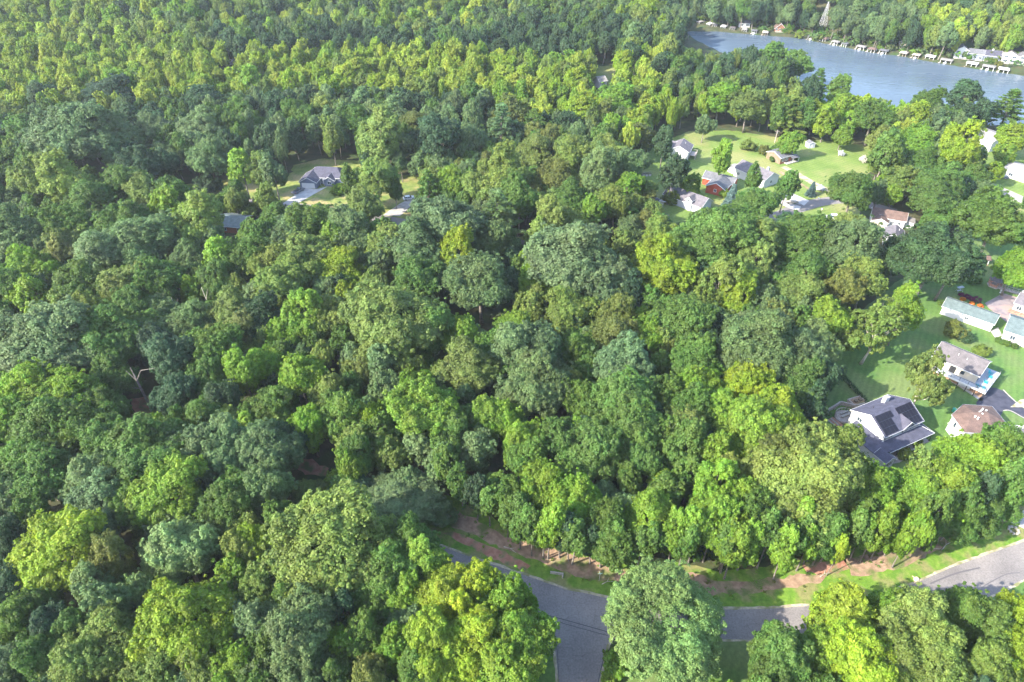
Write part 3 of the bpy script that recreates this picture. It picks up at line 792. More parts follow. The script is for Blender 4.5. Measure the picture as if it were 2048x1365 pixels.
# trees whose foot shows: foot x, foot y, height, crown radius, tint+kind
FEET = """1086 1117 17 2.6 bs,1096 1118 18.5 3.0 bs,1063 1112 15 2.6 ms,1119 1116 14 2.8 ms,1137 1122 15 2.6 ds,1040 1098 15 2.7 ms,1336 1128 16 2.8 bs,1358 1132 15 2.6 ms,1376 1128 17 3.0 bs,1405 1124 16 3.2 bs,1440 1146 16 3.0 ms,1448 1158 17 3.2 bs,
1475 1140 16 3.0 bs,1513 1137 17 3.0 ms,1545 1161 16 2.8 bs,1576 1136 15 2.6 ms,1592 1142 14 2.4 bs,1625 1130 16 2.6 ms,1652 1152 13 1.6 ys,1680 1122 16 2.8 ms,1718 1126 17 3.0 bs,1740 1118 12 2.4 bs,1768 1112 11 2.4 bs,
1783 1136 19 3.2 ba,1822 1114 20 3.4 ma,1846 1098 18 3.0 ms,1880 1080 18 3.2 ms,1915 1062 18 3.2 ds,1960 1048 19 3.4 ms,1990 1040 20 3.4 ms,2010 1020 20 3.6 ms,1180 1128 12 2.8 ds,1200 1135 11 3.0 ms,1240 1140 12 3.0 ms,
1215 1128 14 3.0 ms,980 1052 13 3.0 ms,955 1040 14 3.0 ds,925 1020 14 3.0 ms,1015 1075 12 2.6 ms,1320 960 19 4.0 ma,672 332 22 4.5 pa,575 345 20 3.5 ga,1606 1128 13 2.5 ms,1640 1124 15 2.6 bs,1700 1118 15 2.6 bs,1300 1125 13 2.8 ms,1275 1130 12 2.8 ms"""
SITES = [(100,1260,"in the bottom left corner wood"),(110,1060,"in the wood at far lower left"),(340,950,"on the big dome of wood lower left"),(400,1200,"in the lower left wood"),(620,1100,"in the wood left of the junction"),
 (640,1300,"at the bottom edge left of centre"),(640,950,"by the red clay bank"),(800,1010,"over the hidden bend of road"),(930,1250,"left of the side road mouth"),(1335,1235,"inside the road bend"),(1220,1335,"right of the side road edge"),
 (1750,1280,"below the curving road at right"),(1980,1290,"in the bottom right corner"),(1070,1040,"at the wood edge above the junction"),(1220,1080,"above the pale headwall strip"),(1420,1050,"along the wood edge above the bend"),
 (1620,1060,"along the wood edge above the grass verge"),(1800,1040,"along the wood edge above the stump"),(1960,990,"below the brown hip-roofed house"),(1640,940,"next to the solar panel house"),(1500,850,"left of the timber wall"),
 (1350,850,"in the middle wood, lower right"),(1150,900,"in the middle wood above the junction"),(980,830,"in the middle wood, lower centre"),(780,820,"in the middle wood, lower left"),(580,820,"in the wood left of centre"),
 (350,760,"around the gap with the dead trunk"),(100,800,"at the left edge, halfway up"),(100,650,"at the left edge, upper half"),(300,620,"in the wood at mid left"),(560,620,"in the wood left of the middle"),(780,640,"in the wood at the centre"),
 (960,580,"beside the dark gap at the centre"),(1150,560,"right of the dark gap"),(1350,620,"in the wood at right of centre"),(1550,680,"left of the pale drooping lawn tree"),(1700,600,"at the green lawn's left edge"),(1840,770,"on the lawn by the solar panel house"),
 (1600,480,"below the white car and street bend"),(1420,450,"below the houses at upper right"),(1870,510,"left of the gazebo lawn"),(2030,540,"by the gazebo at the right edge"),(1200,420,"below the white gabled house's hedgerow"),
 (900,450,"below the reddish driveway"),(650,450,"below the dark-roofed house"),(380,440,"left of the green-roofed house"),(150,480,"in the upper left wood below the ridge"),(100,350,"left of the blue spruce"),(260,280,"above the blue spruce"),
 (500,340,"left of the dark-roofed house"),(650,240,"behind the dark-roofed house"),(760,350,"right of the dark-roofed house"),(880,330,"right of the white car's driveway"),(1010,280,"among the dark pines above centre"),(1130,340,"in the pale thicket above centre"),
 (1230,230,"above the pale thicket"),(1340,340,"by the white gabled house"),(1440,330,"between the village lawns"),(1500,390,"in front of the village houses"),(1580,300,"by the small brick ranch house"),(1650,370,"beside the gravel drive"),
 (1690,310,"on the sunny meadow"),(1480,220,"behind the village meadow"),(1570,120,"on the point in the lake"),(1640,190,"on the near lake shore"),(1750,240,"on the near shore right of the point"),(1930,210,"on the near shore at far right"),
 (1850,280,"below the near lake shore"),(1850,380,"above the brown-roofed white house"),(1980,330,"by the right edge street"),(1990,430,"below the right edge street"),(1960,680,"behind the deck house"),(1830,895,"in front of the solar panel house"),
 (300,150,"on the bright yellow slope at upper left"),(700,130,"on the bright slope at upper centre"),(1100,130,"on the bright slope right of centre"),(900,60,"in the dark band near the top"),(300,50,"near the top left"),(1700,40,"on the hill across the lake"),(1350,110,"behind the point in the lake")]

NAMES = dict(B="deciduous_tree", F="deciduous_tree", a="deciduous_tree", b="deciduous_tree", o="deciduous_tree", f="deciduous_tree", s="deciduous_tree", p="pine_tree", c="spruce_tree", u="bush")

tree_list = []     # dict(x,y,z,r,H,kind,tint,px,py,w)
def parse_tk(s):
    t = s[0]; k = s[1] if len(s) > 1 else None
    return t, k
for tok in TREES.replace("\n", "").split(","):
    a = tok.split()
    px, py, w = float(a[0]), float(a[1]), float(a[2])*(1.12 if float(a[1]) > 440 else 1.02)
    t, k = parse_tk(a[3])
    if k is None: k = random.choice('bbf' if w > 95 else 'bbof') if w > 60 else random.choice('bbo')
    if k in 'bf' and w > 138: k = 'B'
    z = 0.0
    for it in range(4):
        zc_guess = z + (11 if k not in 'uc' else 1.5)
        p = at(px, py, zc_guess); d = proj(*p)[2]
        r = w/2*d/FPX
        if k == 'u': H = r*1.45
        elif k == 'c': H = r*3.2
        elif k == 'p': H = 12+1.5*r
        elif k == 'F': H = 18.0
        elif k == 'o': H = 10+2.0*r
        elif k == 'a' and py > 500: H = 14+1.1*r
        elif px > 1270 and 240 < py < 430: H = 3.5+1.7*r
        else: H = 10.5+1.15*r
        if py < 260: H = min(H, 20)
        pr0 = PROTO[k][0]
        gz = float(height(p.x, p.y))
        zc = gz + H*pr0['zc']/pr0['H0']
        p = at(px, py, zc); z = gz
    tree_list.append(dict(x=p.x, y=p.y, z=float(height(p.x, p.y)), r=r, H=H*random.uniform(.97,1.05), kind=k, tint=t, px=px, py=py, w=w, own=True))
for tok in FEET.replace("\n", "").split(","):
    a = tok.split()
    p = at(float(a[0]), float(a[1]))
    t, k = parse_tk(a[4]); H = float(a[2]); r = float(a[3])
    q = proj(p.x, p.y, H*.62)
    tree_list.append(dict(x=p.x, y=p.y, z=0., r=r, H=H, kind=k, tint=t, px=q[0], py=q[1], w=2*r*FPX/q[2], own=True, foot=1))

ROADSIDE = np.array([at(x, y)[:2] for x, y in [(590,985),(700,1018),(780,1030),(870,1040),(940,1062),(1040,1105),(1150,1132),(1250,1142),(1440,1160),(1560,1145),(1700,1125),(1850,1090),(1990,1052),(2080,1012),(2250,950),(2260,1080)]+ROAD_LOW[1:]])
for t in tree_list:
    if t['kind'] == 'u' or 'foot' in t: continue
    for _ in range(14):
        if poly_sd(ROADSIDE, [t['x']], [t['y']])[0] > -.2 or t['H'] < 7 or t['y'] < 0: break
        if t['py'] > 1125: break
        t['H'] *= .92; p0 = PROTO[t['kind']][0]
        q = at(t['px'], t['py'], t['H']*p0['zc']/p0['H0']); t['x'], t['y'] = q.x, q.y
# where no trunk may stand (ground outlines, px) and what no extra tree may hide
OPEN_PX = [
 [(1650,905),(1650,780),(1672,690),(1700,640),(1790,570),(1850,545),(1885,510),(1940,480),(2048,440),(2200,480),(2260,760),(2200,900),(2050,900),(1900,900),(1860,915),(1760,935)],
 [(1262,345),(1310,292),(1380,262),(1470,262),(1560,276),(1660,284),(1760,292),(1750,330),(1720,360),(1705,395),(1720,430),(1740,450),(1650,452),(1560,448),(1470,455),(1400,430),(1310,440),(1270,400)],
 [(1920,262),(2060,262),(2200,300),(2200,440),(2040,430),(1960,400),(1920,370),(1940,320)],
 [(345,372),(470,362),(570,372),(590,330),(640,318),(720,330),(740,380),(800,370),(875,390),(850,440),(760,440),(700,435),(540,424),(380,408)],
 [(1415,1270),(1620,1262),(1640,1310),(1560,1400),(1380,1400),(1206,1400),(1206,1368),(1228,1290),(1330,1275)],
 [(1730,1250),(1880,1215),(1965,1195),(2050,1150),(2250,1060),(2260,1150),(2050,1230),(1800,1290)],
 [(590,1000),(700,1030),(840,1040),(905,1040),(960,1060),(1040,1100),(1150,1130),(1250,1140),(1440,1160),(1560,1145),(1700,1120),(1850,1085),(1990,1048),(2080,1005),(2250,950),(2260,1080)]+ROAD_LOW[1:],
 [(590,910),(625,912),(662,940),(655,962),(600,955)],[(255,790),(305,770),(335,830),(300,850),(262,830)],[(1170,155),(1230,150),(1240,175),(1200,185)]]
OPEN = [np.array([at(x, y)[:2] for x, y in P]) for P in OPEN_PX]
KEEP_PX = [(1005,590,1045,665),(885,600,930,640),(1740,890,1860,922),(890,1075,1250,1190),(1075,1150,1240,1365),(1440,1165,1700,1290),(1700,1100,2048,1200),(1640,680,2048,900),(1790,560,2048,690),(1330,270,1660,430),(1640,290,1730,345),(1640,395,1700,445),
 (1740,412,1832,490),(430,425,520,470),(560,325,690,412),(765,385,845,440),(380,392,430,404),(800,440,835,452),(1040,483,1065,495),(1470,452,1510,470),(1545,395,1690,430),(1930,245,2010,285),(1985,355,2048,410),
 (1640,88,1800,112),(1780,100,2048,160),(1885,92,2060,150),(1380,58,1600,82),(1950,505,2035,600),(596,915,655,950),(268,760,318,835),(1640,110,2048,200),(1375,60,1480,100),(2000,320,2048,345),(448,122,470,132),(1195,150,1225,175),(1532,44,1582,76),(1640,5,1660,50)]
FILL_TINTS = [((0,70,330,215),"zzyzybp"),((0,230,200,330),"gdmp"),((330,110,1000,190),"zzpyyzb"),((200,192,900,330),"gddmmg"),((250,0,1000,60),"gdmpbz"),((480,40,1250,112),"dddmd"),((1000,108,1300,230),"zyzbp"),  # species mix by view zone; sunlit slopes and cloud shade painted into leaf colours
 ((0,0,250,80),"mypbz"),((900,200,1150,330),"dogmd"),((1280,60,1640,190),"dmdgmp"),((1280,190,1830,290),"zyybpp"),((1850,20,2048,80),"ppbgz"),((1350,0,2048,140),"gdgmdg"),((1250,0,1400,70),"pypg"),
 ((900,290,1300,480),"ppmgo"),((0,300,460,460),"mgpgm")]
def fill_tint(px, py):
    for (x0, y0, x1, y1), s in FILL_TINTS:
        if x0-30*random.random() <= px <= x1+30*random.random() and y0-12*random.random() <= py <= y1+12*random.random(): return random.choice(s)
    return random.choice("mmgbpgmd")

def cells(ts, cs=12.0):
    g = {}
    for t in ts: g.setdefault((int(t['x']//cs), int(t['y']//cs)), []).append(t)
    return g
cell = cells(tree_list)
cand = []
y = 30.0
while y < 640:
    sp = 6.2 if y < 300 else 5.6
    halfw = 40 + y*.82
    x = -halfw
    while x < halfw:
        cand.append((x+random.uniform(-.45,.45)*sp, y+random.uniform(-.45,.45)*sp)); x += sp
    y += sp*.92
cand = np.array(cand)
zz = height(cand[:,0], cand[:,1])
bad = poly_sd(LAKE, cand[:,0], cand[:,1]) < 8
for P in OPEN: bad |= poly_sd(P, cand[:,0], cand[:,1]) < 2.0
street_w = [at(*p) for p in street]
for i in range(len(street_w)-1):
    a, b = street_w[i], street_w[i+1]
    e = b-a; t = np.clip(((cand[:,0]-a.x)*e.x+(cand[:,1]-a.y)*e.y)/e.length_squared, 0, 1)
    bad |= np.hypot(cand[:,0]-a.x-t*e.x, cand[:,1]-a.y-t*e.y) < 4.5
order = np.arange(len(cand)); rng.shuffle(order)
for i in order:
    if bad[i]: continue
    x, y = cand[i]; z = float(zz[i])
    far = y > 270
    under = random.random() < (.0 if far else .35)
    k = random.choice('bbbof')
    r = random.uniform(2.8, 6.4) if far else random.uniform(3.2, 5.0)
    H = (11.0+1.1*r+random.uniform(-2.5, 4.0)) if far else random.uniform(10.5, 15)
    q = proj(x, y, z+H*.62)
    if not (-160 < q[0] < 2210 and -120 < q[1] < 1560): continue
    w = 2*r*FPX/q[2]
    hit = False
    cx, cy = int(x//12), int(y//12)
    for dx in (-1,0,1):
        for dy in (-1,0,1):
            for t in cell.get((cx+dx, cy+dy), ()):
                if math.hypot(t['x']-x, t['y']-y) < ((r+t['r'])*(.58 if far else .42)): hit = True; break
            if hit: break
        if hit: break
    if hit: continue
    top = proj(x, y, z+H)[1]; bot = proj(x, y, z+H*.4)[1]
    for x0, y0, x1, y1 in KEEP_PX:
        if q[0]+w*.40 > x0 and q[0]-w*.40 < x1 and bot > y0 and top+4 < y1: hit = True; break
    if hit: continue
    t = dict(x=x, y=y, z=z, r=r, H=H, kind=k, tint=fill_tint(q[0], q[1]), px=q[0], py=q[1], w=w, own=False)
    tree_list.append(t); cell.setdefault((cx, cy), []).append(t)

decid = [t for t in tree_list if NAMES[t['kind']] == "deciduous_tree"]
others = [t for t in tree_list if NAMES[t['kind']] != "deciduous_tree"]
vis = lambda t: -t['w']*.45 < t['px'] < 2048+t['w']*.45 and -t['w']*.5 < t['py'] < 1365+t['w']*.45
def score(t): return t['w'] + (25 if t['own'] else 0) - (0 if vis(t) else 1000)
decid.sort(key=score, reverse=True)
singles = [t for t in decid[:330] if vis(t)]
rest = [t for t in decid if not any(t is s for s in singles[:0])]
ids = {id(t) for t in singles}
rest = [t for t in decid if id(t) not in ids]
singles += others

SIZEW = [(9, "very broad"), (7, "broad"), (5, "medium"), (3.2, "smallish"), (0, "small")]
def describe(t):
    site = min(SITES, key=lambda s: math.hypot((s[0]-t['px'])/1.3, s[1]-t['py']))[2]
    what = {'p': "pine", 'c': "cone-shaped spruce", 'u': "rounded bush", 'a': "open airy tree", 's': "slim tree", 'o': "tall oval tree"}.get(t['kind'], "round-crowned tree")
    sz = next(w for v, w in SIZEW if t['r'] >= v)
    if t['kind'] in 'ucs': sz = ""
    return (sz+" "+WORDS[t['tint']]+" "+what).strip(), site
ORD = ["leftmost","second from left","third from left","fourth from left","fifth from left","sixth from left","seventh from left","eighth from left","ninth from left","tenth from left"]
lab = {}
for t in singles:
    lab.setdefault(describe(t), []).append(t)
for (w, site), L in lab.items():
    L.sort(key=lambda t: t['px'])
    for i, t in enumerate(L):
        t['label'] = w+" "+site if len(L) == 1 else w+" "+site+", "+(ORD[i] if i < len(L)-1 or i == 0 else "rightmost")
SITE_GROUP = {}
def make_tree(t):
    P = PROTO[t['kind']]; p = P[int(rng.integers(len(P)))]
    s = t['r']/p['R0']; sz = t['H']/p['H0']
    e = thing(NAMES[t['kind']], t['label'], "bush" if t['kind'] == 'u' else "tree", (t['x'], t['y'], t['z']), random.uniform(0, 6.28),
              {"deciduous_tree": "broadleaf trees of the wood and gardens", "pine_tree": "pines among the broadleaf trees", "spruce_tree": "spruces in the gardens", "bush": "garden bushes and shrubs"}[NAMES[t['kind']]])
    e.scale = (s*random.uniform(.93,1.07), s*random.uniform(.93,1.07), sz)
    e.rotation_euler[0] = random.gauss(0, .025); e.rotation_euler[1] = random.gauss(0, .025)
    c = link("crown", p['crown'], e); k = link("trunk", p['trunk'], e)
    v = random.uniform(.86, 1.14)
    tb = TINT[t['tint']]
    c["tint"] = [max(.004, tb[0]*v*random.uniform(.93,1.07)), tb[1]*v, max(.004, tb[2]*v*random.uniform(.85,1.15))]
    return e
for t in singles: make_tree(t)


# the rest of the wood as one mass
pm = bpy.data.meshes.new("distant_wood")
pm.from_pydata([(t['x'], t['y'], t['z']) for t in rest], [], [])
def pattr(name, typ, key, arr):
    a = pm.attributes.new(name, typ, 'POINT'); a.data.foreach_set(key, np.asarray(arr, dtype=np.float32 if typ != 'INT' else np.int32).ravel())
which = []
sc = []
for t in rest:
    k = int(rng.integers(3)) if t['kind'] in 'baB' else (5 if t['kind'] == 'f' else 3+int(rng.integers(2)))
    which.append(k); _, r0, h0 = FAR[k]
    sc.append((t['r']/r0, t['r']/r0, t['H']/h0))
pattr("which", 'INT', "value", which)
pattr("scl", 'FLOAT_VECTOR', "vector", sc)
pattr("rot", 'FLOAT_VECTOR', "vector", [(random.gauss(0,.03), random.gauss(0,.03), random.uniform(0,6.28)) for t in rest])
tt = []
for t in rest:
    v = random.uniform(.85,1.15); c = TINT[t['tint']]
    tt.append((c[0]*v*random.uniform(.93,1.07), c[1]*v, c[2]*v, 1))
pattr("tint", 'FLOAT_COLOR', "color", tt)
wood = link("distant_wood", pm); props(wood, "wooded slopes of broadleaf trees reaching the top of the view", kind="stuff")
def scatter_group(name, coll):
    ng = bpy.data.node_groups.new(name, 'GeometryNodeTree')
    ng.interface.new_socket("Geometry", in_out='INPUT', socket_type='NodeSocketGeometry')
    ng.interface.new_socket("Geometry", in_out='OUTPUT', socket_type='NodeSocketGeometry')
    n = ng.nodes; l = ng.links
    gi = n.new("NodeGroupInput"); go = n.new("NodeGroupOutput")
    ci = n.new("GeometryNodeCollectionInfo"); ci.inputs["Collection"].default_value = coll
    ci.inputs["Separate Children"].default_value = True; ci.inputs["Reset Children"].default_value = True
    ip = n.new("GeometryNodeInstanceOnPoints"); ip.inputs["Pick Instance"].default_value = True
    def na(nm, dt):
        q = n.new("GeometryNodeInputNamedAttribute"); q.data_type = dt; q.inputs[0].default_value = nm; return q.outputs["Attribute"]
    l.new(gi.outputs[0], ip.inputs["Points"]); l.new(ci.outputs[0], ip.inputs["Instance"])
    l.new(na("which", 'INT'), ip.inputs["Instance Index"])
    l.new(na("scl", 'FLOAT_VECTOR'), ip.inputs["Scale"])
    l.new(na("rot", 'FLOAT_VECTOR'), ip.inputs["Rotation"])
    l.new(ip.outputs[0], go.inputs[0])
    return ng
mod = wood.modifiers.new("scatter", 'NODES'); mod.node_group = scatter_group("scatter_trees", cf)
# ------------------------------------------------------------------ buildings
def win_part(parent, side, W, D, u, z, w, h, frame='white_trim', shutters=None, name="window", x0=0., y0=0.):
    """window on side F (y=0), B, L (x=0) or R of a box W x D"""
    t = .07
    def P(a, out, zz):
        if side == 'F': return (x0+a, y0-out, zz)
        if side == 'B': return (x0+a, y0+D+out, zz)
        if side == 'L': return (x0-out, y0+a, zz)
        return (x0+W+out, y0+a, zz)
    def bx(mb, a0, a1, o0, o1, z0, z1):
        p = P(a0, o0, z0); q = P(a1, o1, z1)
        mb.box(min(p[0],q[0]), max(p[0],q[0]), min(p[1],q[1]), max(p[1],q[1]), z0, z1)
    mb = MB()
    f = .09
    bx(mb, u-w/2-f, u-w/2, .003, t, z-f, z+h+f); bx(mb, u+w/2, u+w/2+f, .003, t, z-f, z+h+f)
    bx(mb, u-w/2, u+w/2, .003, t, z+h, z+h+f); bx(mb, u-w/2, u+w/2, .003, t+.03, z-f, z)
    bx(mb, u-.03, u+.03, .02, t-.01, z, z+h)
    fr = mb.build(name, M[frame], parent)
    g = MB(); bx(g, u-w/2, u+w/2, .004, .018, z, z+h); g.build("pane", M['glass'], fr)
    if shutters:
        for s in (-1, 1):
            c = u+s*(w/2+f+.2)
            m2 = MB(); bx(m2, c-.18, c+.18, .003, .05, z-.05, z+h+.05); m2.build("shutter", M[shutters], parent)
    return fr

def door_part(parent, side, W, D, u, z, w, h, mat, name="door", x0=0., y0=0., panels=4):
    def P(a, out):
        if side == 'F': return (x0+a, y0-out)
        if side == 'B': return (x0+a, y0+D+out)
        if side == 'L': return (x0-out, y0+a)
        return (x0+W+out, y0+a)
    def bx(mb, a0, a1, o0, o1, z0, z1):
        p = P(a0, o0); q = P(a1, o1)
        mb.box(min(p[0],q[0]), max(p[0],q[0]), min(p[1],q[1]), max(p[1],q[1]), z0, z1)
    mb = MB(); bx(mb, u-w/2, u+w/2, .003, .05, z, z+h)
    d = mb.build(name, M[mat], parent)
    for i in range(panels):
        z0 = z+h*i/panels
        g = MB(); bx(g, u-w/2+.08, u+w/2-.08, .051, .075, z0+.05, z0+h/panels-.04)
        g.build("panel", M[mat], d)
    return d

def slope(mb, a, b, c, d, t=.14):
    """roof slab: quad a b (eave) c d (ridge), thickness downwards"""
    mb.prism([a, b, c, d], (0, 0, -t))

def gable(parent, x0, y0, W, D, wh, rise, wall, roof, ridge='x', oh=.45, z0=0., trim='white_trim'):
    """gabled volume: walls, roof with two slopes, trim boards"""
    m = MB()
    x1, y1 = x0+W, y0+D
    if ridge == 'x':
        m.prism([(x0,y0,z0),(x0,y1,z0),(x0,y1,wh),(x0,(y0+y1)/2,wh+rise),(x0,y0,wh)], (W,0,0))
    else:
        m.prism([(x0,y0,z0),(x1,y0,z0),(x1,y0,wh),((x0+x1)/2,y0,wh+rise),(x0,y0,wh)], (0,D,0))
    m.build("wall", M[wall], parent)
    r = MB(); f = MB()
    e = .16
    if ridge == 'x':
        k = rise/(D/2); zl = wh-oh*k+e; zr = wh+rise+e; ym = (y0+y1)/2
        slope(r, (x0-oh,y0-oh,zl),(x1+oh,y0-oh,zl),(x1+oh,ym,zr),(x0-oh,ym,zr))
        slope(r, (x1+oh,y1+oh,zl),(x0-oh,y1+oh,zl),(x0-oh,ym+.004,zr),(x1+oh,ym+.004,zr))
        for X in (x0-oh-.05, x1+oh+.002):
            f.prism([(X,y0-oh,zl-.24),(X,ym,zr-.24),(X,ym,zr+.01),(X,y0-oh,zl+.01)], (.048,0,0))
            f.prism([(X,ym+.004,zr-.24),(X,y1+oh,zl-.24),(X,y1+oh,zl+.01),(X,ym+.004,zr+.01)], (.048,0,0))
        f.box(x0-oh, x1+oh, y0-oh-.06, y0-oh-.003, zl-.22, zl-.01); f.box(x0-oh, x1+oh, y1+oh+.003, y1+oh+.06, zl-.22, zl-.01)
    else:
        k = rise/(W/2); zl = wh-oh*k+e; zr = wh+rise+e; xm = (x0+x1)/2
        slope(r, (x0-oh,y1+oh,zl),(x0-oh,y0-oh,zl),(xm,y0-oh,zr),(xm,y1+oh,zr))
        slope(r, (x1+oh,y0-oh,zl),(x1+oh,y1+oh,zl),(xm+.004,y1+oh,zr),(xm+.004,y0-oh,zr))
        for Y in (y0-oh-.05, y1+oh+.002):
            f.prism([(x0-oh,Y,zl-.24),(xm,Y,zr-.24),(xm,Y,zr+.01),(x0-oh,Y,zl+.01)], (0,.048,0))
            f.prism([(xm+.004,Y,zr-.24),(x1+oh,Y,zl-.24),(x1+oh,Y,zl+.01),(xm+.004,Y,zr+.01)], (0,.048,0))
        f.box(x0-oh-.06, x0-oh-.003, y0-oh, y1+oh, zl-.22, zl-.01); f.box(x1+oh+.003, x1+oh+.06, y0-oh, y1+oh, zl-.22, zl-.01)
    ro = r.build("roof", M[roof], parent)
    f.build("fascia", M[trim], parent)
    return ro

def hip(parent, x0, y0, W, D, wh, rise, wall, roof, oh=.4, z0=0., trim='white_trim', inset=None):
    m = MB(); m.box(x0, x0+W, y0, y0+D, z0, wh); m.build("wall", M[wall], parent)
    X0, X1, Y0, Y1 = x0-oh, x0+W+oh, y0-oh, y0+D+oh
    i = inset if inset is not None else min(W, D)/2
    ym = (Y0+Y1)/2; A = (X0+i, ym, wh+rise); B = (X1-i, ym, wh+rise)
    r = MB(); zl = wh+.02
    r.poly([(X0,Y0,zl),(X1,Y0,zl),B,A]); r.poly([(X1,Y0,zl),(X1,Y1,zl),B]); r.poly([(X1,Y1,zl),(X0,Y1,zl),A,B]); r.poly([(X0,Y1,zl),(X0,Y0,zl),A])
    r.poly([(X0,Y1,zl),(X1,Y1,zl),(X1,Y0,zl),(X0,Y0,zl)])
    ro = r.build("roof", M[roof], parent)
    f = MB(); f.box(X0, X1, Y0-.05, Y0, zl-.2, zl-.003); f.box(X0, X1, Y1, Y1+.05, zl-.2, zl-.003); f.box(X0-.05, X0, Y0, Y1, zl-.2, zl-.003); f.box(X1, X1+.05, Y0, Y1, zl-.2, zl-.003)
    f.build("fascia", M[trim], parent)
    return ro

def chimney(parent, x, y, z0, z1, w=.9, d=.7, mat='white', pot=True):
    m = MB(); m.box(x-w/2, x+w/2, y-d/2, y+d/2, z0, z1); c = m.build("chimney", M[mat], parent)
    if pot:
        MB().box(x-w/2-.06, x+w/2+.06, y-d/2-.06, y+d/2+.06, z1+.003, z1+.1).build("cap", M['steel'], c)
        MB().tube([(x, y, z1+.1), (x, y, z1+.5)], [.14, .14], 8).build("flue", M['steel'], c)

def frame_from(pL, pR, z):
    a = at(*pL, z); b = at(*pR, z)
    return a, math.atan2(b.y-a.y, b.x-a.x), (b-a).length

def vent(parent, x, y, z, h=.5, r=.07, mat='white_trim'):
    MB().tube([(x,y,z-.2),(x,y,z+h)], [r,r], 6).build("vent_pipe", M[mat], parent)

# --- house with solar panels
a, rz, W = frame_from((1770,873), (1844,841), 5.7)
D = 9.8; RS = 2.6; WH = 5.7
h = thing("house", "two-storey white house with dark blue-grey roof, solar panels and wrap-around porch roof", "house", (a.x, a.y, 0), rz)
ro = gable(h, 0, 0, W, D, WH, RS, 'white', 'roof_slate', 'x', .35)
sl = math.hypot(D/2, RS); uy, uz = (D/2)/sl, RS/sl
def on_roof(x, s, lift):   # s = metres up the front slope from the wall line
    return (x, s*uy - lift*uz, WH+.16+s*uz+lift*uy)
def solar(x, s, w=1.02, l=1.62):
    pts = [on_roof(x, s, .10), on_roof(x+w, s, .10), on_roof(x+w, s+l, .10), on_roof(x, s+l, .10)]
    n = Vector((0, -uz, uy))*.05
    m = MB().prism(pts, n); f = m.build("solar_panel", M['black'], h)
    g = MB(); e = .03
    g.poly([Vector(on_roof(x+e, s+e, .158)), Vector(on_roof(x+w-e, s+e, .158)), Vector(on_roof(x+w-e, s+l-e, .158)), Vector(on_roof(x+e, s+l-e, .158))])
    g.build("cell_sheet", M['solar'], f)
rows = [(-.1, 4, 0.15), (1.6, 4, 0.15), (3.3, 5, 0.15)]
for s, n_, x in rows:
    for i in range(n_ if s > 3 else n_-0): solar(x+i*1.06, s)
for s, n_ in ((-.1, 3), (1.6, 4), (3.3, 5)):
    for i in range(n_): solar(W-.2-(i+1)*1.06, s)
# cross gable over the middle of the front
gx0, gw = W*.47, 3.6
m = MB(); m.prism([(gx0,-.06,4.2),(gx0+gw,-.06,4.2),(gx0+gw,-.06,5.9),(gx0+gw/2,-.06,7.25),(gx0,-.06,5.9)], (0,.5,0)); m.build("dormer_wall", M['white'], h)
r = MB(); xm = gx0+gw/2; ap = 7.5; back = (ap-WH-.16)/RS*(D/2)
r.prism([(gx0-.3,-.45,5.78),(xm,-.45,ap),(xm,back,ap),(gx0-.3,.25,5.78)], (0,0,-.12)); r.prism([(xm+.004,-.45,ap),(gx0+gw+.3,-.45,5.78),(gx0+gw+.3,.25,5.78),(xm+.004,back,ap)], (0,0,-.12))
r.build("dormer_roof", M['roof_navy'], h)
f = MB(); f.prism([(gx0-.3,-.52,5.6),(xm,-.52,ap-.2),(xm,-.52,ap+.02),(gx0-.3,-.52,5.82)], (0,.06,0)); f.prism([(xm,-.52,ap-.2),(gx0+gw+.3,-.52,5.6),(gx0+gw+.3,-.52,5.82),(xm,-.52,ap+.02)], (0,.06,0)); f.build("fascia", M['white_trim'], h)
for u in (1.2, 2.6): win_part(h, 'F', W, D, u, 4.15, .8, 1.2, shutters='black' if u == 1.2 else None)
for u in (gx0+1.1, gx0+2.4): win_part(h, 'F', W, D, u, 4.3, .75, 1.3, shutters='black', y0=-.06)
for u in (W-2.4, W-1.1): win_part(h, 'F', W, D, u, 4.15, .8, 1.2, shutters='black' if u < W-2 else None)
win_part(h, 'L', W, D, 7.2, 4.3, 1.3, 1.0)
win_part(h, 'R', W, D, 4, 4.0, .9, 1.2); win_part(h, 'R', W, D, 7, 1.2, .9, 1.2)
chimney(h, W*.66, D*.80, 5.0, 8.6, 1.4, .9, 'white')
vent(h, 3.2, D*.72, 7.7, .35, .06, 'black')
# porch roof along the front and right, its posts and floor
r = MB(); pz, pe, pd = 4.0, 3.05, 2.9
r.prism([(-.4,-pd,pe),(W+2.2,-pd,pe),(W+.1,-.02,pz),(-.4,-.02,pz)], (0,0,-.12)); r.prism([(W+2.2,-pd,pe),(W+2.2,D*.55,pe),(W+.02,D*.55,pz),(W+.1,-.02,pz)], (0,0,-.12))
r.build("porch_roof", M['roof_slate'], h)
f = MB(); f.box(-.4, W+2.2, -pd-.06, -pd-.003, pe-.2, pe+.01); f.box(W+2.203, W+2.26, -pd, D*.55, pe-.2, pe+.01)
f.prism([(W+2.15,-pd,pe+.01),(W+2.25,-pd,pe+.01),(W+.15,-.02,pz+.03),(W+.05,-.02,pz+.03)], (0,0,.05)); f.box(-.4,W,-.075,-.003,pz+.01,pz+.12); f.build("porch_trim", M['white_trim'], h)
for x in (.2, 3.1, 6.2, 9.2, W+1.9):
    MB().box(x-.09, x+.09, -pd+.15, -pd+.33, .2, pe-.1).build("porch_post", M['black'], h)
MB().box(-.3, W+2.1, -pd+.1, -.01, .02, .2).build("porch_floor", M['concrete_old'], h)
m = MB().box(0.0,W,-.05,-.004,.2,3.0); m.build("porch_wall", M['stone'], h)
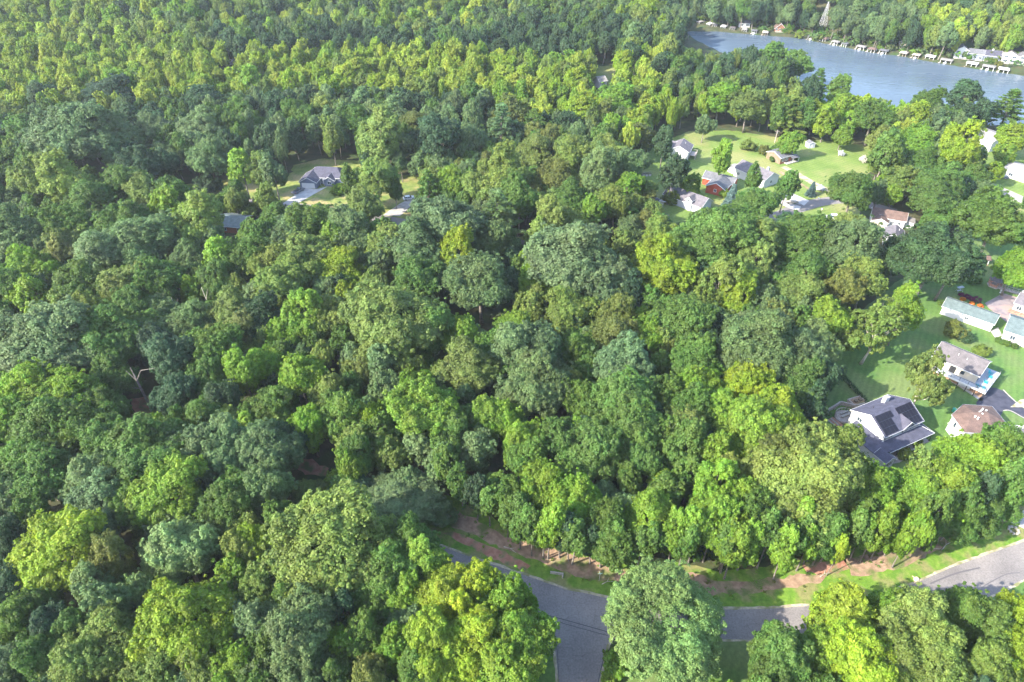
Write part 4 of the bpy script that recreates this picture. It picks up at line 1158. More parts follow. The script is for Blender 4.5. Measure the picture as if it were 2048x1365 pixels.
for u in (2, 5, 8.6): win_part(h, 'F', W, D, u, 1.0, 1.0, 1.3, y0=-.05)
door_part(h, 'F', W, D, 6.6, .2, 1.0, 2.1, 'black', y0=-.05)
# low wing on the left with its little front gable
r = MB(); r.prism([(-3.8,-pd,2.75),(-.02,-pd,4.1),(-.02,D*.8,4.1),(-3.8,D*.8,2.75)], (0,0,-.12)); r.build("wing_roof", M['roof_slate'], h)
MB().box(-3.4,-.01,-pd+.3,D*.78,.0,2.7).build("wing_wall", M['white'], h)
gable(h, -3.5, -pd-1.6, 3.1, 3.0, 2.7, 1.0, 'white', 'roof_slate', 'y', .3)
win_part(h, 'F', 3.1, 3, 1.0, .9, .8, 1.3, shutters='black', x0=-3.5, y0=-pd-1.6); win_part(h, 'F', 3.1, 3, 2.2, .9, .7, 1.3, x0=-3.5, y0=-pd-1.6)
f = MB(); f.prism([(-.42,-pd,pe+.02),(-.32,-pd,pe+.02),(-.02,-.02,pz+.1),(-.12,-.02,pz+.1)], (0,0,.06)); f.build("hip_trim", M['white_trim'], h)

# --- grey-roofed house with the wrap-around deck
a, rz, W = frame_from((1868,711.5), (1958,751), 5.3)
D = 8.4
h = thing("house", "taupe-roofed cream house on a raised grey deck holding turquoise chairs", "house", (a.x, a.y, 0), rz)
deck_h = h
gable(h, 0, 0, W, D, 5.3, 2.3, 'cream', 'roof_taupe', 'x', .4)
MB().box(-.01, W+.01, -.02, -.004, 0, 2.4).build("basement_front", M['brickpave'], h)
MB().box(W+.004, W+.03, .3, D-.3, 2.6, 5.2).build("gable_siding", M['greywall'], h)
win_part(h, 'F', W, D, W*.22, 3.3, .7, 1.2, 'black'); win_part(h, 'F', W, D, W*.68, 3.6, .8, .8, 'black')
door_part(h, 'F', W, D, W*.47, 2.62, 1.5, 2.15, 'black')
for u in (1.6, 4.2, 6.6): win_part(h, 'R', W, D, u, 2.8, 1.3, 1.9, 'black')
vent(h, W*.42, D*.30, 6.9); vent(h, W*.62, D*.27, 6.8)
DZ = 2.55
m = MB()
m.box(-.5, W+3.3, -2.0, -.01, DZ-.22, DZ); m.box(W+.01, W+3.3, -.008, D+1.0, DZ-.22, DZ); m.build("deck_frame", M['deck'], h)
k = 0
y = -1.98
while y < -.1:
    MB().box(-.48, W+3.28, y, y+.29, DZ+.003, DZ+.03).build("deck_board", M['deck'], h); y += .31
x = W+.05
while x < W+3.1:
    MB().box(x, x+.29, 0, D+.98, DZ+.003, DZ+.03).build("deck_board", M['deck'], h); x += .31
f = MB(); f.box(-.5, W+3.36, -2.07, -2.003, DZ-.5, DZ+.04); f.box(W+3.303, W+3.36, -2.0, D+1.0, DZ-.5, DZ+.04); f.build("deck_skirt", M['white_trim'], h)
posts = [(x, -1.95) for x in np.linspace(-.4, W+3.2, 8)] + [(W+3.2, y) for y in np.linspace(.2, D+.9, 5)]
for x, y in posts:
    MB().box(x-.05, x+.05, y-.05, y+.05, DZ+.03, DZ+1.05).build("rail_post", M['black'], h)
    MB().box(x-.1, x+.1, y-.1, y+.1, 0, DZ-.25).build("deck_post", M['black'], h)
f = MB(); f.box(-.45, W+3.25, -1.98, -1.90, DZ+1.05, DZ+1.11); f.box(W+3.17, W+3.25, -1.89, D+.95, DZ+1.05, DZ+1.11); f.build("rail_cap", M['black'], h)
f = MB()
x = -.3
while x < W+3.1: f.box(x, x+.02, -1.955, -1.935, DZ+.1, DZ+1.04); x += .16
y = -1.8
while y < D+.9: f.box(W+3.2, W+3.22, y, y+.02, DZ+.1, DZ+1.04); y += .16
o = f.build("balusters", M['white_trim'], h); o["kind"] = "stuff"
deck_M = Matrix.Translation((a.x, a.y, 0)) @ Matrix.Rotation(rz, 4, 'Z')
DECK = (W, D, DZ, rz)
MB().box(W-3.5, W-.4, -.06, -.025, .05, 2.3).build("garage_door", M['white_trim'], h)

# --- brown hip-roofed house
Z = 5.0
corn = [(1903,830),(1929,865),(1990,869),(2011,845),(1984,813),(1926,809)]
C3 = [at(x, y, Z) for x, y in corn]
cen = sum(C3, Vector((0,0,0)))/6
h = thing("house", "white house with a broad brown six-sided hip roof dotted with white vents", "house", (cen.x, cen.y, 0), 0)
loc = [Vector((c.x-cen.x, c.y-cen.y, 0)) for c in C3]
inn = [v*.94 for v in loc]
m = MB(); m.prism([(v.x, v.y, 0) for v in inn], (0,0,Z)); m.build("wall", M['white'], h)
r = MB(); ap = (.3,.6,Z+1.9)
r2 = [(v.x, v.y, Z+.02) for v in loc]
A1 = ((loc[0].x+loc[5].x)*.25-.2, (loc[1].y+loc[5].y)*.1+.3, Z+1.9); B1 = (-A1[0]*.7+.2, A1[1], Z+1.9)
r.poly([r2[1], r2[2], B1, A1]); r.poly([r2[2], r2[3], B1]); r.poly([r2[3], r2[4], B1]); r.poly([r2[4], r2[5], A1, B1]); r.poly([r2[5], r2[0], A1]); r.poly([r2[0], r2[1], A1]); r.poly(r2[::-1])
r.build("roof", M['roof_brown'], h)
f = MB()
for i in range(6):
    p, q = loc[i], loc[(i+1) % 6]; n = Vector((q.y-p.y, p.x-q.x, 0)).normalized()*.05
    f.prism([(p.x,p.y,Z-.2),(q.x,q.y,Z-.2),(q.x,q.y,Z+.015),(p.x,p.y,Z+.015)], n)
f.build("gutter", M['greywall'], h)
for i, (px, py) in enumerate([(1965,819),(1972,822),(1958,826),(1964,829),(1950,834),(1956,837),(1961,823)]):
    q = at(px, py, Z+1.55)
    MB().tube([(q.x-cen.x,q.y-cen.y,Z+.7),(q.x-cen.x,q.y-cen.y,Z+1.85)], [.16,.2], 7).build("roof_vent", M['white_trim'], h)
def wall_win(parent, p, q, t, z, w, hh, frame='white_trim', off=.0):
    d = (q-p).normalized(); n = Vector((d.y, -d.x, 0)); c = p.lerp(q, t)
    def bx(u0, u1, z0, z1, o0, o1, nm, mat, par):
        a_ = c+d*u0+n*o0; b_ = c+d*u1+n*o0; e_ = n*(o1-o0)
        mm = MB(); mm.prism([(a_.x,a_.y,z0),(b_.x,b_.y,z0),(b_.x,b_.y,z1),(a_.x,a_.y,z1)], e_); return mm.build(nm, M[mat], par)
    fr = bx(-w/2-.09, w/2+.09, z-.09, z+hh+.09, .003, .05, "window", frame, parent)
    bx(-w/2, w/2, z, z+hh, .051, .07, "pane", 'glass', fr)
wall_win(h, inn[0], inn[1], .35, 2.8, .7, 1.5); wall_win(h, inn[1], inn[2], .40, 2.9, .75, 1.7); wall_win(h, inn[1], inn[2], .68, 2.9, .75, 1.7)
wall_win(h, inn[1], inn[2], .35, .1, 2.4, 1.9, 'greywall'); wall_win(h, inn[2], inn[3], .5, 2.9, .9, 1.3)
p0 = at(1903,849,0); 
MB().box(p0.x-cen.x-1.6, p0.x-cen.x-.2, p0.y-cen.y-.6, p0.y-cen.y-.45, .8, 1.0).build("hose_rail", M['white_trim'], h)
# its side deck with white rails
q = at(2024, 862, 2.4)
lx, ly = q.x-cen.x, q.y-cen.y
MB().box(lx-2.3, lx+3.2, ly-1.6, ly+.9, 2.2, 2.4).build("side_deck", M['roof_mauve'], h)
for x in np.linspace(lx-2.2, lx+3.1, 5):
    MB().box(x-.06, x+.06, ly+.75, ly+.87, 0, 3.4).build("rail_post", M['white_trim'], h)
for z in (2.9, 3.38): MB().box(lx-2.2, lx+3.1, ly+.78, ly+.84, z, z+.09).build("rail", M['white_trim'], h)
MB().box(lx+3.05, lx+3.14, ly-1.6, ly+.74, 3.38, 3.47).build("rail", M['white_trim'], h)

# --- simple gabled houses
def simple(label, pL, pR, z, D, rise, wall, roof, ridge='x', wins=(), doors=(), chim=None, oh=.4, extra=None, cat="house", name="house", W=None, group=None, z0=0, vents=(), base=0.0):
    a, rz, w = frame_from(pL, pR, z+base)
    W = W or w
    h = thing(name, label, cat, (a.x, a.y, base), rz, group)
    gable(h, 0, 0, W, D, z, rise, wall, roof, ridge, oh)
    for wv in wins: win_part(h, wv[0], W, D, wv[1]*(W if wv[0] in 'FB' else D), wv[2], wv[3], wv[4], shutters=(wv[5] if len(wv) > 5 else None))
    for dv in doors: door_part(h, dv[0], W, D, dv[1]*(W if dv[0] in 'FB' else D), 0.02, dv[2], dv[3], dv[4], name=dv[5] if len(dv) > 5 else "door")
    if chim: chimney(h, chim[0]*W, chim[1]*D, z, z+rise+chim[2], chim[3], chim[4])
    for x, y in vents: vent(h, x*W, y*D, z+rise*(1-abs(y-.5)*2))
    if extra: extra(h, W, D)
    return h

simple("long low white garage with blue-green roof beside the purple shrubs", (1886,613), (1987.6,648.6), 2.8, 6.4, 1.4, 'white', 'roof_green', 'x', [('F',.5,1.2,.9,.8)], [('R',.5,2.6,2.1,'white_trim',"garage_door")], oh=.3, name="garage", cat="garage")
def ex_E(h, W, D):
    for x in (1.2, 2.6, 4.6): MB().box(x, x+.4, -.5, -.1, 0, .5).build("planter", M['stone'], h)
simple("white house with green-grey roof cut by the right edge, round shrubs along its wall", (2011,661), (2075,682), 3.4, 10, 2.0, 'white', 'roof_green', 'x', [('F',.3,1.2,1.2,1.2),('L',.5,1.3,1,1.1)], extra=ex_E)
def ex_F(h, W, D):
    MB().box(-.6, W+1, -1.8, -.01, .3, .55).build("deck", M['timber_red'], h)
    for x in np.linspace(-.5, W+.9, 6): MB().box(x-.05, x+.05, -1.78, -1.68, .55, 1.5).build("rail_post", M['timber_red'], h)
    MB().box(-.6, W+1, -1.8, -1.7, 1.5, 1.58).build("rail", M['timber_red'], h)
simple("white house with mauve roof and reddish deck beside the paved yard, cut by right edge", (2031,606), (2075,622), 3.0, 8, 1.8, 'white', 'roof_mauve', 'x', [('F',.25,1.0,1.3,1.3)], extra=ex_F, chim=(.02,.6,.2,.7,.5))
def ex_G(h, W, D):
    MB().box(W+.02, W+3.2, 1.4, D-1.4, 0, 2.5).build("sunroom_wall", M['white'], h)
    r = MB(); r.prism([(W+.01,1.1,3.0),(W+3.5,1.1,2.6),(W+3.5,D-1.1,2.6),(W+.01,D-1.1,3.0)], (0,0,-.1)); r.build("sunroom_roof", M['roof_pale'], h)
    gable(h, .5, -3.2, 5.2, 3.4, 2.7, 1.2, 'cream', 'roof_brown', 'y', .35)
simple("white house with long brown roof and pale sunroom behind the big dark tree", (1744,431), (1811,443), 3.2, 6.5, 1.8, 'white', 'roof_brown', 'x', [('F',.85,1.3,.8,1.0),('F',.65,1.3,.8,1.0)], extra=ex_G)
simple("small white house with mauve-grey gable roof just below the brown-roofed one", (1770,474), (1806,481), 3.2, 7.5, 1.7, 'white', 'roof_mauve', 'y', [('F',.5,1.0,1.0,1.2,'black')], vents=((.7,.6),))
def ex_H1(h, W, D):
    gable(h, W*.60, -.5, 2.6, D*.5, 4.4, 1.1, 'greywall', 'roof_mauve', 'y', .3)
    win_part(h, 'F', 2.6, 3, 1.3, 3.6, .9, .8, x0=W*.60, y0=-.5)
simple("long mauve-roofed grey house with front dormer and white chimney at its left end", (1328,388), (1403,415), 3.0, 7.6, 2.5, 'greywall', 'roof_mauve', 'x', [('F',.3,1,1.1,1.1),('R',.4,1,.9,1.1)], chim=(.02,.5,.7,1.1,1.0), extra=ex_H1, vents=((.25,.7),))
def ex_red(h, W, D):
    gable(h, -4.0, D-1.5, 12.5, 6.5, 3.0, 1.7, 'redbarn', 'roof_grey', 'x', .4)
simple("red-sided house with grey roof between the two mauve-roofed houses", (1413,371), (1450,380), 3.2, 8.5, 1.9, 'redbarn', 'roof_grey', 'y', [('F',.5,1.3,1.0,1.1)], extra=ex_red)
def ex_10(h, W, D):
    MB().box(-4.2, -.05, 1.0, 5.0, 0, 2.6).build("garage_wall", M['white'], h)
    r = MB(); r.prism([(-4.5,.7,2.62),(-.04,.7,3.3),(-.04,5.3,3.3),(-4.5,5.3,2.62)], (0,0,-.1)); r.build("garage_roof", M['roof_pale'], h)
simple("large white house with long slate-grey roof and white chimney behind the red house", (1470,335.5), (1529,361.5), 3.6, 9.0, 2.3, 'white', 'roof_mauve', 'x', [('F',.15,1.1,1.2,1.2),('F',.8,1.1,1.2,1.2),('R',.5,1.3,1,1.2)], chim=(.78,.62,.7,.9,.8), extra=ex_10, vents=((.6,.7),))
def ex_11(h, W, D):
    MB().box(W*.3, W+.8, -2.0, -.01, .15, .4).build("porch", M['concrete_old'], h)
    r = MB(); r.prism([(W*.62,-2.2,2.4),(W+.9,-2.2,2.4),(W+.9,-.05,2.85),(W*.62,-.05,2.85)], (0,0,-.1)); r.build("porch_roof", M['roof_grey'], h)
    for x in (W*.66, W+.75): MB().box(x-.06, x+.06, -2.05, -1.93, .4, 2.35).build("porch_post", M['white_trim'], h)
    MB().box(.02, W*.3, -.05, -.004, 0, 1.1).build("brick_base", M['brick'], h)
simple("small brown ranch house with grey roof at the head of the gravel drive", (1562,316.5), (1590,309), 3.0, 8.0, 1.5, 'brownwall', 'roof_grey', 'x', [('F',.2,1.2,.9,1.0),('F',.45,1.2,.9,1.0)], [('F',.68,1.0,2.1,'redbarn')], extra=ex_11)
def ex_12(h, W, D):
    MB().box(W+.02, W+2.9, 1.5, 6.2, 1.7, 1.9).build("deck", M['timber'], h)
    for x, y in ((W+2.8,1.6),(W+2.8,3.8),(W+2.8,6.1),(W+.4,1.6)): MB().box(x-.07, x+.07, y-.07, y+.07, 0, 2.9).build("deck_post", M['timber'], h)
    for y in (1.55, 6.1): MB().box(W+.1, W+2.85, y, y+.07, 2.8, 2.9).build("rail", M['timber'], h)
    MB().box(W+2.78, W+2.85, 1.63, 6.09, 2.8, 2.9).build("rail", M['timber'], h)
    gable(h, -3.6, D*.5, 5.0, 6.0, 3.2, 1.6, 'white', 'roof_mauve', 'x', .35)
simple("white gabled house with mauve roof and small wooden deck on the north lawn", (1338,299), (1377.6,305), 3.7, 9.0, 2.1, 'white', 'roof_mauve', 'y', [('F',.78,.9,.5,.5)], extra=ex_12, vents=((.7,.5),))
# dark-roofed bungalow with garage
a, rz, W = frame_from((599,364), (632,365.5), 2.7)
h = thing("house", "dark grey bungalow with white garage door and white gable trim at a pale driveway", "house", (a.x, a.y, 0), rz)
gable(h, 0, 0, W, 8.5, 2.7, 1.9, 'bluegrey', 'roof_navy', 'y', .35)
door_part(h, 'F', W, 8, W*.5, .02, W*.78, 2.2, 'white_trim', "garage_door")
hip(h, 2.0, 4.6, 14.5, 9.5, 2.9, 2.7, 'bluegrey', 'roof_navy', .4, inset=3.5)
gable(h, 9.4, 2.6, 4.2, 4.5, 2.7, 1.4, 'bluegrey', 'roof_navy', 'y', .35)
win_part(h, 'F', 4.2, 4, 2.1, .9, 1.4, 1.2, x0=9.4, y0=2.6); win_part(h, 'F', 1, 1, 7.9, .9, 1.1, 1.2, y0=4.6)
door_part(h, 'F', 1, 1, 7.0-.6, .05, .9, 2.1, 'white_trim', y0=4.6)
for x in (W+.6, 9.0): MB().box(x-.07, x+.07, 2.9, 3.04, 0, 2.7).build("porch_post", M['white_trim'], h)
simple("brick house with blue-green roof half hidden in the trees at left", (434,451), (482,455), 2.8, 9.5, 1.9, 'brick', 'roof_green', 'x', [('F',.86,.9,.9,1.2),('F',.3,.9,1.1,1.2)])
simple("big pale building with off-white roof below the lake shore at upper right", (1940,268), (1986,284), 5.0, 13, 1.5, 'white', 'roof_pale', 'x', [('F',.3,1,1.5,1.3),('F',.7,1,1.5,1.3)])
simple("pale flat-looking building at the right edge beside the street", (2010,336), (2062,352), 3.6, 10, 1.2, 'white', 'roof_pale', 'x', [('F',.3,1,1.5,1.3)])
simple("small white shed at the back of the sunny meadow", (1619,289), (1631,288), 2.0, 3.0, .8, 'greywall', 'roof_grey', 'y', [], [('F',.5,.9,1.7,'white_trim')], name="shed", cat="shed", oh=.15)
simple("lone pale house roof in the woods right of top centre", (1200,164), (1214,162), 4, 7, 1.8, 'white', 'roof_pale', 'x', [('F',.5,2,1.5,1.3)], base=2)
simple("pale roof glimpsed in the woods at upper left", (446,128), (462,129), 4, 6, 1.8, 'white', 'roof_pale', 'x', [('F',.5,2,1.5,1.3)], base=2)
simple("low mauve roof among trees left of the dormer house", (1280,399), (1306,412), 2.6, 6, 1.4, 'cream', 'roof_mauve', 'x', [])

# --- houses on the far shore
def shore(label, px, py, W, D, z, rise, wall, roof, ridge='x', rz=-.35, wins=3, chim=None, two=False):
    p = at(px, py, 1.0); gz = max(0.0, float(height(p.x, p.y)))
    for _ in range(3):
        p = at(px, py, gz); gz = max(0.0, float(height(p.x, p.y)))
    h = thing("house", label, "house", (p.x-W/2*math.cos(rz), p.y-W/2*math.sin(rz), gz-.3), rz)
    h.scale = (.85, .85, .85)
    gable(h, 0, 0, W, D, z+.3, rise, wall, roof, ridge, .5)
    for i in range(wins):
        win_part(h, 'F', W, D, W*(i+.5)/wins, 1.3, W/wins*.55, 1.4)
        if two: win_part(h, 'F', W, D, W*(i+.5)/wins, 4.1, W/wins*.5, 1.3)
    if chim: chimney(h, W*.5, D*.5, z, z+rise+1.2, .9, .9)
    MB().box(0, W, -2.2, -.02, .3, .5).build("terrace", M['stone'], h)
    return h
shore("white two-storey lake house at the left of the far-shore group", 1921, 118, 8.5, 9, 5.6, 2.6, 'white', 'roof_grey', 'y', -.35, 2, two=True)
shore("slate-roofed dark lake house between white and navy-roofed ones", 1950, 121, 10, 9, 4.2, 2.2, 'bluegrey', 'roof_grey', 'x', -.5, 3)
shore("navy-roofed lake house with white chimney on the far shore", 1986, 119, 11, 9, 3.6, 2.6, 'bluegrey', 'roof_navy', 'x', -.3, 3, chim=True)
shore("white lake house second from right on the far shore", 2018, 128, 9.5, 9, 5.2, 2.4, 'white', 'roof_pale', 'y', -.45, 2, two=True)
shore("white lake house at the right edge of the far shore", 2050, 130, 9, 9, 5.0, 2.4, 'white', 'roof_grey', 'y', -.4, 2, two=True)
shore("reddish log cabin with steep gable on the far shore", 1561, 64, 8, 7, 2.6, 3.6, 'cabin', 'roof_brown', 'y', -.1, 3)
shore("small white house in the trees above the boathouses", 1736, 84, 6, 6, 3, 1.8, 'white', 'roof_pale', 'x', -.3, 2)
shore("beige house behind the bare-looking trees on the far shore", 1770, 90, 9, 7, 3.4, 2, 'cream', 'roof_mauve', 'x', -.2, 2)
shore("small cream house on the lawn near the middle of the far shore", 1808, 98, 6, 6, 3, 1.8, 'cream', 'roof_pale', 'y', -.3, 2)
shore("white cottage at the lake's far left end", 1347, 40, 9, 7, 3.4, 2, 'white', 'roof_grey', 'x', -.6, 2)
shore("white cottage under the trees left of the log cabin", 1490, 55, 9, 7, 3.2, 2, 'white', 'roof_taupe', 'x', -.1, 2)
shore("white house showing through trees at the top, left of the lake", 1318, 22, 9, 7, 3.6, 2, 'white', 'roof_pale', 'x', -.4, 2)

# --- boathouses and docks along the far shore
ORDW = ["first","second","third","fourth","fifth","sixth","seventh","eighth","ninth","tenth","eleventh","twelfth","thirteenth","fourteenth","fifteenth","sixteenth","seventeenth","eighteenth","nineteenth","twentieth","twenty-first","twenty-second"]
BH = [(1392,50,'roof_pale',5),(1412,54,'white_trim',5),(1424,57,'roof_grey',5),(1440,60,'white_trim',6),(1458,63,'roof_taupe',6),(1482,66,'roof_pale',6),(1502,69,'roof_grey',6),(1524,72,'timber',6),(1614,80,'roof_grey',7),
      (1638,84,'roof_brown',7),(1660,90,'roof_pale',8),(1681,94,'roof_grey',6),(1710,100,'roof_pale',9),(1733,105,'roof_brown',8),(1756,108,'roof_grey',8),(1797,113,'timber',7),(1822,117,'timber',7),(1848,120,'white_trim',9),
      (1878,127,'roof_pale',11),(1930,134,'white_trim',10),(1962,140,'roof_pale',11),(1995,146,'white_trim',9)]
for i, (px, py, rf, W) in enumerate(BH):
    W = W*.72
    a = at(px, py, -1)
    j = int(np.argmin(abs(FAR_SHORE[:,0]-a.x))); j = max(1, min(len(FAR_SHORE)-2, j))
    t = FAR_SHORE[j+1]-FAR_SHORE[j-1]; rz = math.atan2(t[1], t[0])
    col = {"roof_pale": "cream-roofed", "white_trim": "white", "roof_grey": "grey-roofed", "roof_taupe": "taupe-roofed", "timber": "brown timber", "roof_brown": "brown-roofed"}[rf]
    h = thing("boathouse", f"{col} open boathouse on posts, {ORDW[i]} from the left along the far shore", "boathouse", (a.x, a.y, -1), rz, "boathouses lining the far shore")
    h.scale = (.8, .8, .72)
    D = 6.5
    for x, y in ((.2,.2),(W-.4,.2),(.2,D-.4),(W-.4,D-.4),(W/2,.2)): MB().box(x, x+.22, y, y+.22, -1.6, 3.0).build("post", M['white_trim'] if rf != 'timber' else M['timber'], h)
    MB().box(.6, W-.6, D*.75, D+2.0, .35, .55).build("dock", M['timber'], h); MB().box(-.9, -.05, -1.0, D*.75-.01, .35, .55).build("jetty", M['timber'], h)
    r = MB(); zr = 4.0 if i % 2 else 3.5
    r.prism([(-.4,-.4,3.0),(W+.4,-.4,3.0),(W*.8,D/2,zr),(W*.2,D/2,zr)], (0,0,-.1)); r.prism([(W+.4,D+.4,3.0),(-.4,D+.4,3.0),(W*.2,D/2,zr),(W*.8,D/2,zr)], (0,0,-.1))
    r.poly([(-.4,D+.4,3.0),(-.4,-.4,3.0),(W*.2,D/2,zr)]); r.poly([(W+.4,-.4,3.0),(W+.4,D+.4,3.0),(W*.8,D/2,zr)])
    r.build("roof", M[rf], h)
    MB().box(0, W, D-.2, D-.1, .6, 2.9).build("back_wall", M['white'] if rf != 'timber' else M['timber'], h)
    if i % 2 == 0:
        b = MB(); x0 = W*.5-1.1
        b.prism([(x0,.4,.15),(x0+1.1,-.9,.2),(x0+2.2,.4,.15),(x0+2.1,4.6,.15),(x0+.1,4.6,.15)], (0,0,.75))
        bo = b.build("motorboat", M['car_white'])
        bo.matrix_world = Matrix.Translation((a.x, a.y, -1)) @ Matrix.Rotation(rz, 4, 'Z') @ Matrix.Scale(.75, 4)
        props(bo, f"small white motorboat moored under the {ORDW[i]} boathouse from the left", "boat", "motorboats under the boathouses")
# ------------------------------------------------------------------ smaller things
def T(name, label, cat, px, py, rz=0, z=0, group=None):
    p = at(px, py, z); return thing(name, label, cat, (p.x, p.y, z), rz, group)

def car(label, px, py, rz, paint, kind="car", name="car", L=4.6, Wd=1.85):
    t = T(name, label, kind, px, py, rz)
    hw = Wd/2
    pickup = kind == "pickup truck"
    m = MB()
    prof = [(-L/2,.45),(-L/2,.85),(-L/2+.15,.95),(-L*.20,1.0),(L*.28,1.0),(L/2-.1,.88),(L/2,.6),(L/2,.4),(L*.4,.3),(-L*.42,.3)]
    n = len(prof)
    for s, w in ((-1, hw),(1, hw)):
        pass
    rings = [(-hw, .94), (-hw*.98, 1.0), (hw*.98, 1.0), (hw, .94)]
    for y, k in rings: m.v += [(x*k, y, .62+(z-.62)*k) for x, z in prof]
    for r_ in range(3):
        for i in range(n):
            j = (i+1) % n; m.f.append((r_*n+i, r_*n+j, (r_+1)*n+j, (r_+1)*n+i))
    m.f.append(tuple(range(n))[::-1]); m.f.append(tuple(3*n+i for i in range(n)))
    m.build("body", M[paint], t)
    x0, x1 = (-L*.05, L*.26) if pickup else (-L*.40, L*.24)
    c = MB(); zt = 1.62 if pickup else (1.72 if kind == "suv" else 1.46)
    b = [(x0,1.0),(x0+.25,zt),(x1-.75,zt),(x1,1.0)]
    c.v += [(x, -hw*.93, z) for x, z in b[:1]+b[3:]] ; c.v = []
    lo = [(x0,-hw*.93,1.003),(x1,-hw*.93,1.003),(x1,hw*.93,1.003),(x0,hw*.93,1.003)]
    hi = [(x0+.28,-hw*.76,zt),(x1-.75,-hw*.76,zt),(x1-.75,hw*.76,zt),(x0+.28,hw*.76,zt)]
    c.v = lo+hi; c.f = [(0,1,5,4),(1,2,6,5),(2,3,7,6),(3,0,4,7)]
    c.build("windows", M['glass'], t)
    MB().box(x0+.26, x1-.72, -hw*.78, hw*.78, zt-.02, zt+.05).build("roof", M[paint], t)
    for sy in (-1, 1):
        MB().prism([((x0+x1)/2-.3,sy*hw*.945-.02,1.0),((x0+x1)/2-.2,sy*hw*.945-.02,1.0),((x0+x1)/2-.2,sy*hw*.79-.02,zt),((x0+x1)/2-.3,sy*hw*.79-.02,zt)], (0,.04,0)).build("pillar", M[paint], t)
        MB().box(L/2-.08, L/2+.01, sy*hw*.62-.2, sy*hw*.62+.2, .64, .8).build("headlight", M['lamp'], t)
        MB().box(-L/2-.01, -L/2+.06, sy*hw*.78-.12, sy*hw*.78+.12, .65, .88).build("tail_light", M['red'], t)
    if pickup:
        MB().box(-L/2+.2, x0-.1, -hw*.8, hw*.8, 1.0, 1.02).build("load_bed", M['black'], t)
    for sx in (-.31, .31):
        for sy in (-1, 1):
            w = MB(); w.tube([(L*sx, sy*hw-.14*sy, .34), (L*sx, sy*hw+.06*sy, .34)], [.34,.34], 12)
            wo = w.build("wheel", M['tyre'], t)
            MB().tube([(L*sx, sy*hw+.06*sy, .34), (L*sx, sy*hw+.075*sy, .34)], [.2,.18], 8).build("rim", M['steel'], wo)
    return t
car("dark grey pickup parked on the pale driveway before the white garage door", 598, 384, R(62), 'car_grey', "pickup truck", "pickup_truck", 5.3, 1.95)
car("white car at the top of the reddish driveway, half under a pine", 818, 399, R(20), 'car_white', "car")
car("white suv parked on the grass beside the street bend", 1663, 438, R(174), 'car_white', "suv", "car", 4.9, 1.95)
car("dark car by the pale building at the right edge", 2016, 327, R(160), 'car_grey', "car")
car("dark car half hidden beside the street at the right edge", 2003, 356, R(150), 'car_grey', "car")

# boat trailer on the double drive
t = T("boat_trailer", "pale covered boat on a trailer between the two concrete drives", "boat trailer", 1580, 407, R(-28))
m = MB(); m.prism([(-2.4,-.8,.7),(1.6,-.8,.7),(2.9,0,.8),(1.6,.8,.7),(-2.4,.8,.7)], (0,0,.7)); m.build("boat_hull", M['stone'], t)
MB().box(-2.5, 3.8, -.08, .08, .45, .6).build("trailer_frame", M['steel'], t)
for sy in (-1, 1): MB().tube([(-.6, sy*.85, .33), (-.6, sy*1.05, .33)], [.33,.33], 10).build("wheel", M['tyre'], t)

# turquoise chairs on the deck
W_, D_, DZ_, rz_ = DECK
def deck_chair(label, x, y, rz):
    p = deck_M @ Vector((x, y, DZ_+.031))
    t = thing("deck_chair", label, "chair", p, rz_+rz, "turquoise garden chairs on the deck")
    MB().prism([(-.35,-.3,.36),(.35,-.3,.36),(.35,.3,.28),(-.35,.3,.28)], (0,0,.05)).build("seat", M['teal'], t)
    for i in range(5): MB().prism([(-.34+.14*i,.28,.3),(-.22+.14*i,.28,.3),(-.24+.15*i,.6,1.0),(-.37+.15*i,.6,1.0)], (0,.03,0)).build("back_slat", M['teal'], t)
    for s in (-1, 1):
        MB().box(s*.42-.07, s*.42+.07, -.4, .4, .56, .6).build("armrest", M['teal'], t)
        for y2 in (-.32, .3): MB().box(s*.4-.04, s*.4+.04, y2-.04, y2+.04, 0, .56).build("leg", M['teal'], t)
deck_chair("turquoise deck chair nearest the deck's front corner", W_+1.0, -1.1, 2.4)
deck_chair("turquoise deck chair second from the front corner", W_+2.3, -1.0, 2.0)
deck_chair("turquoise deck chair in the middle of the side deck", W_+1.9, 2.0, 1.7)
deck_chair("turquoise deck chair second from the far end of the side deck", W_+2.0, 5.2, 1.6)
deck_chair("turquoise deck chair at the far end of the side deck", W_+1.5, 6.9, 1.2)

# retaining wall of stacked timbers by the solar panel house
base = [(1634,831),(1652,822),(1668,813),(1680,805),(1692,808),(1704,811),(1716,812)]
bw = [at(x, y+5) for x, y in base]
t = thing("retaining_wall", "weathered timber retaining wall bending across the lawn behind the solar panel house", "wall", bw[3])
for i in range(len(bw)-1):
    p, q = bw[i]-bw[3], bw[i+1]-bw[3]
    d = (q-p).normalized(); n = Vector((-d.y, d.x, 0))*.35
    for k in range(4):
        o = d*(.03)
        MB().prism([tuple(p+o+n*.0+Vector((0,0,.27*k+.02))), tuple(q-o+Vector((0,0,.27*k+.02))), tuple(q-o+n+Vector((0,0,.27*k+.02))), tuple(p+o+n+Vector((0,0,.27*k+.02)))], (0,0,.25)).build("timber", M['timber'], t)
    MB().box(p.x-.14, p.x+.14, p.y-.3, p.y-.02, 0, 1.25).build("post", M['timber'], t)
t = T("raised_bed", "square timber raised bed at the end of the retaining wall", "planter", 1713, 806, R(20))
for x0, x1, y0, y1 in ((-2,2,-1.4,-1.15),(-2,2,1.15,1.4),(-2,-1.75,-1.14,1.14),(1.75,2,-1.14,1.14)): MB().box(x0, x1, y0, y1, 0, .8).build("side_board", M['timber'], t)
MB().box(-1.74, 1.74, -1.14, 1.14, 0, .6).build("soil", M['mulch'], t)
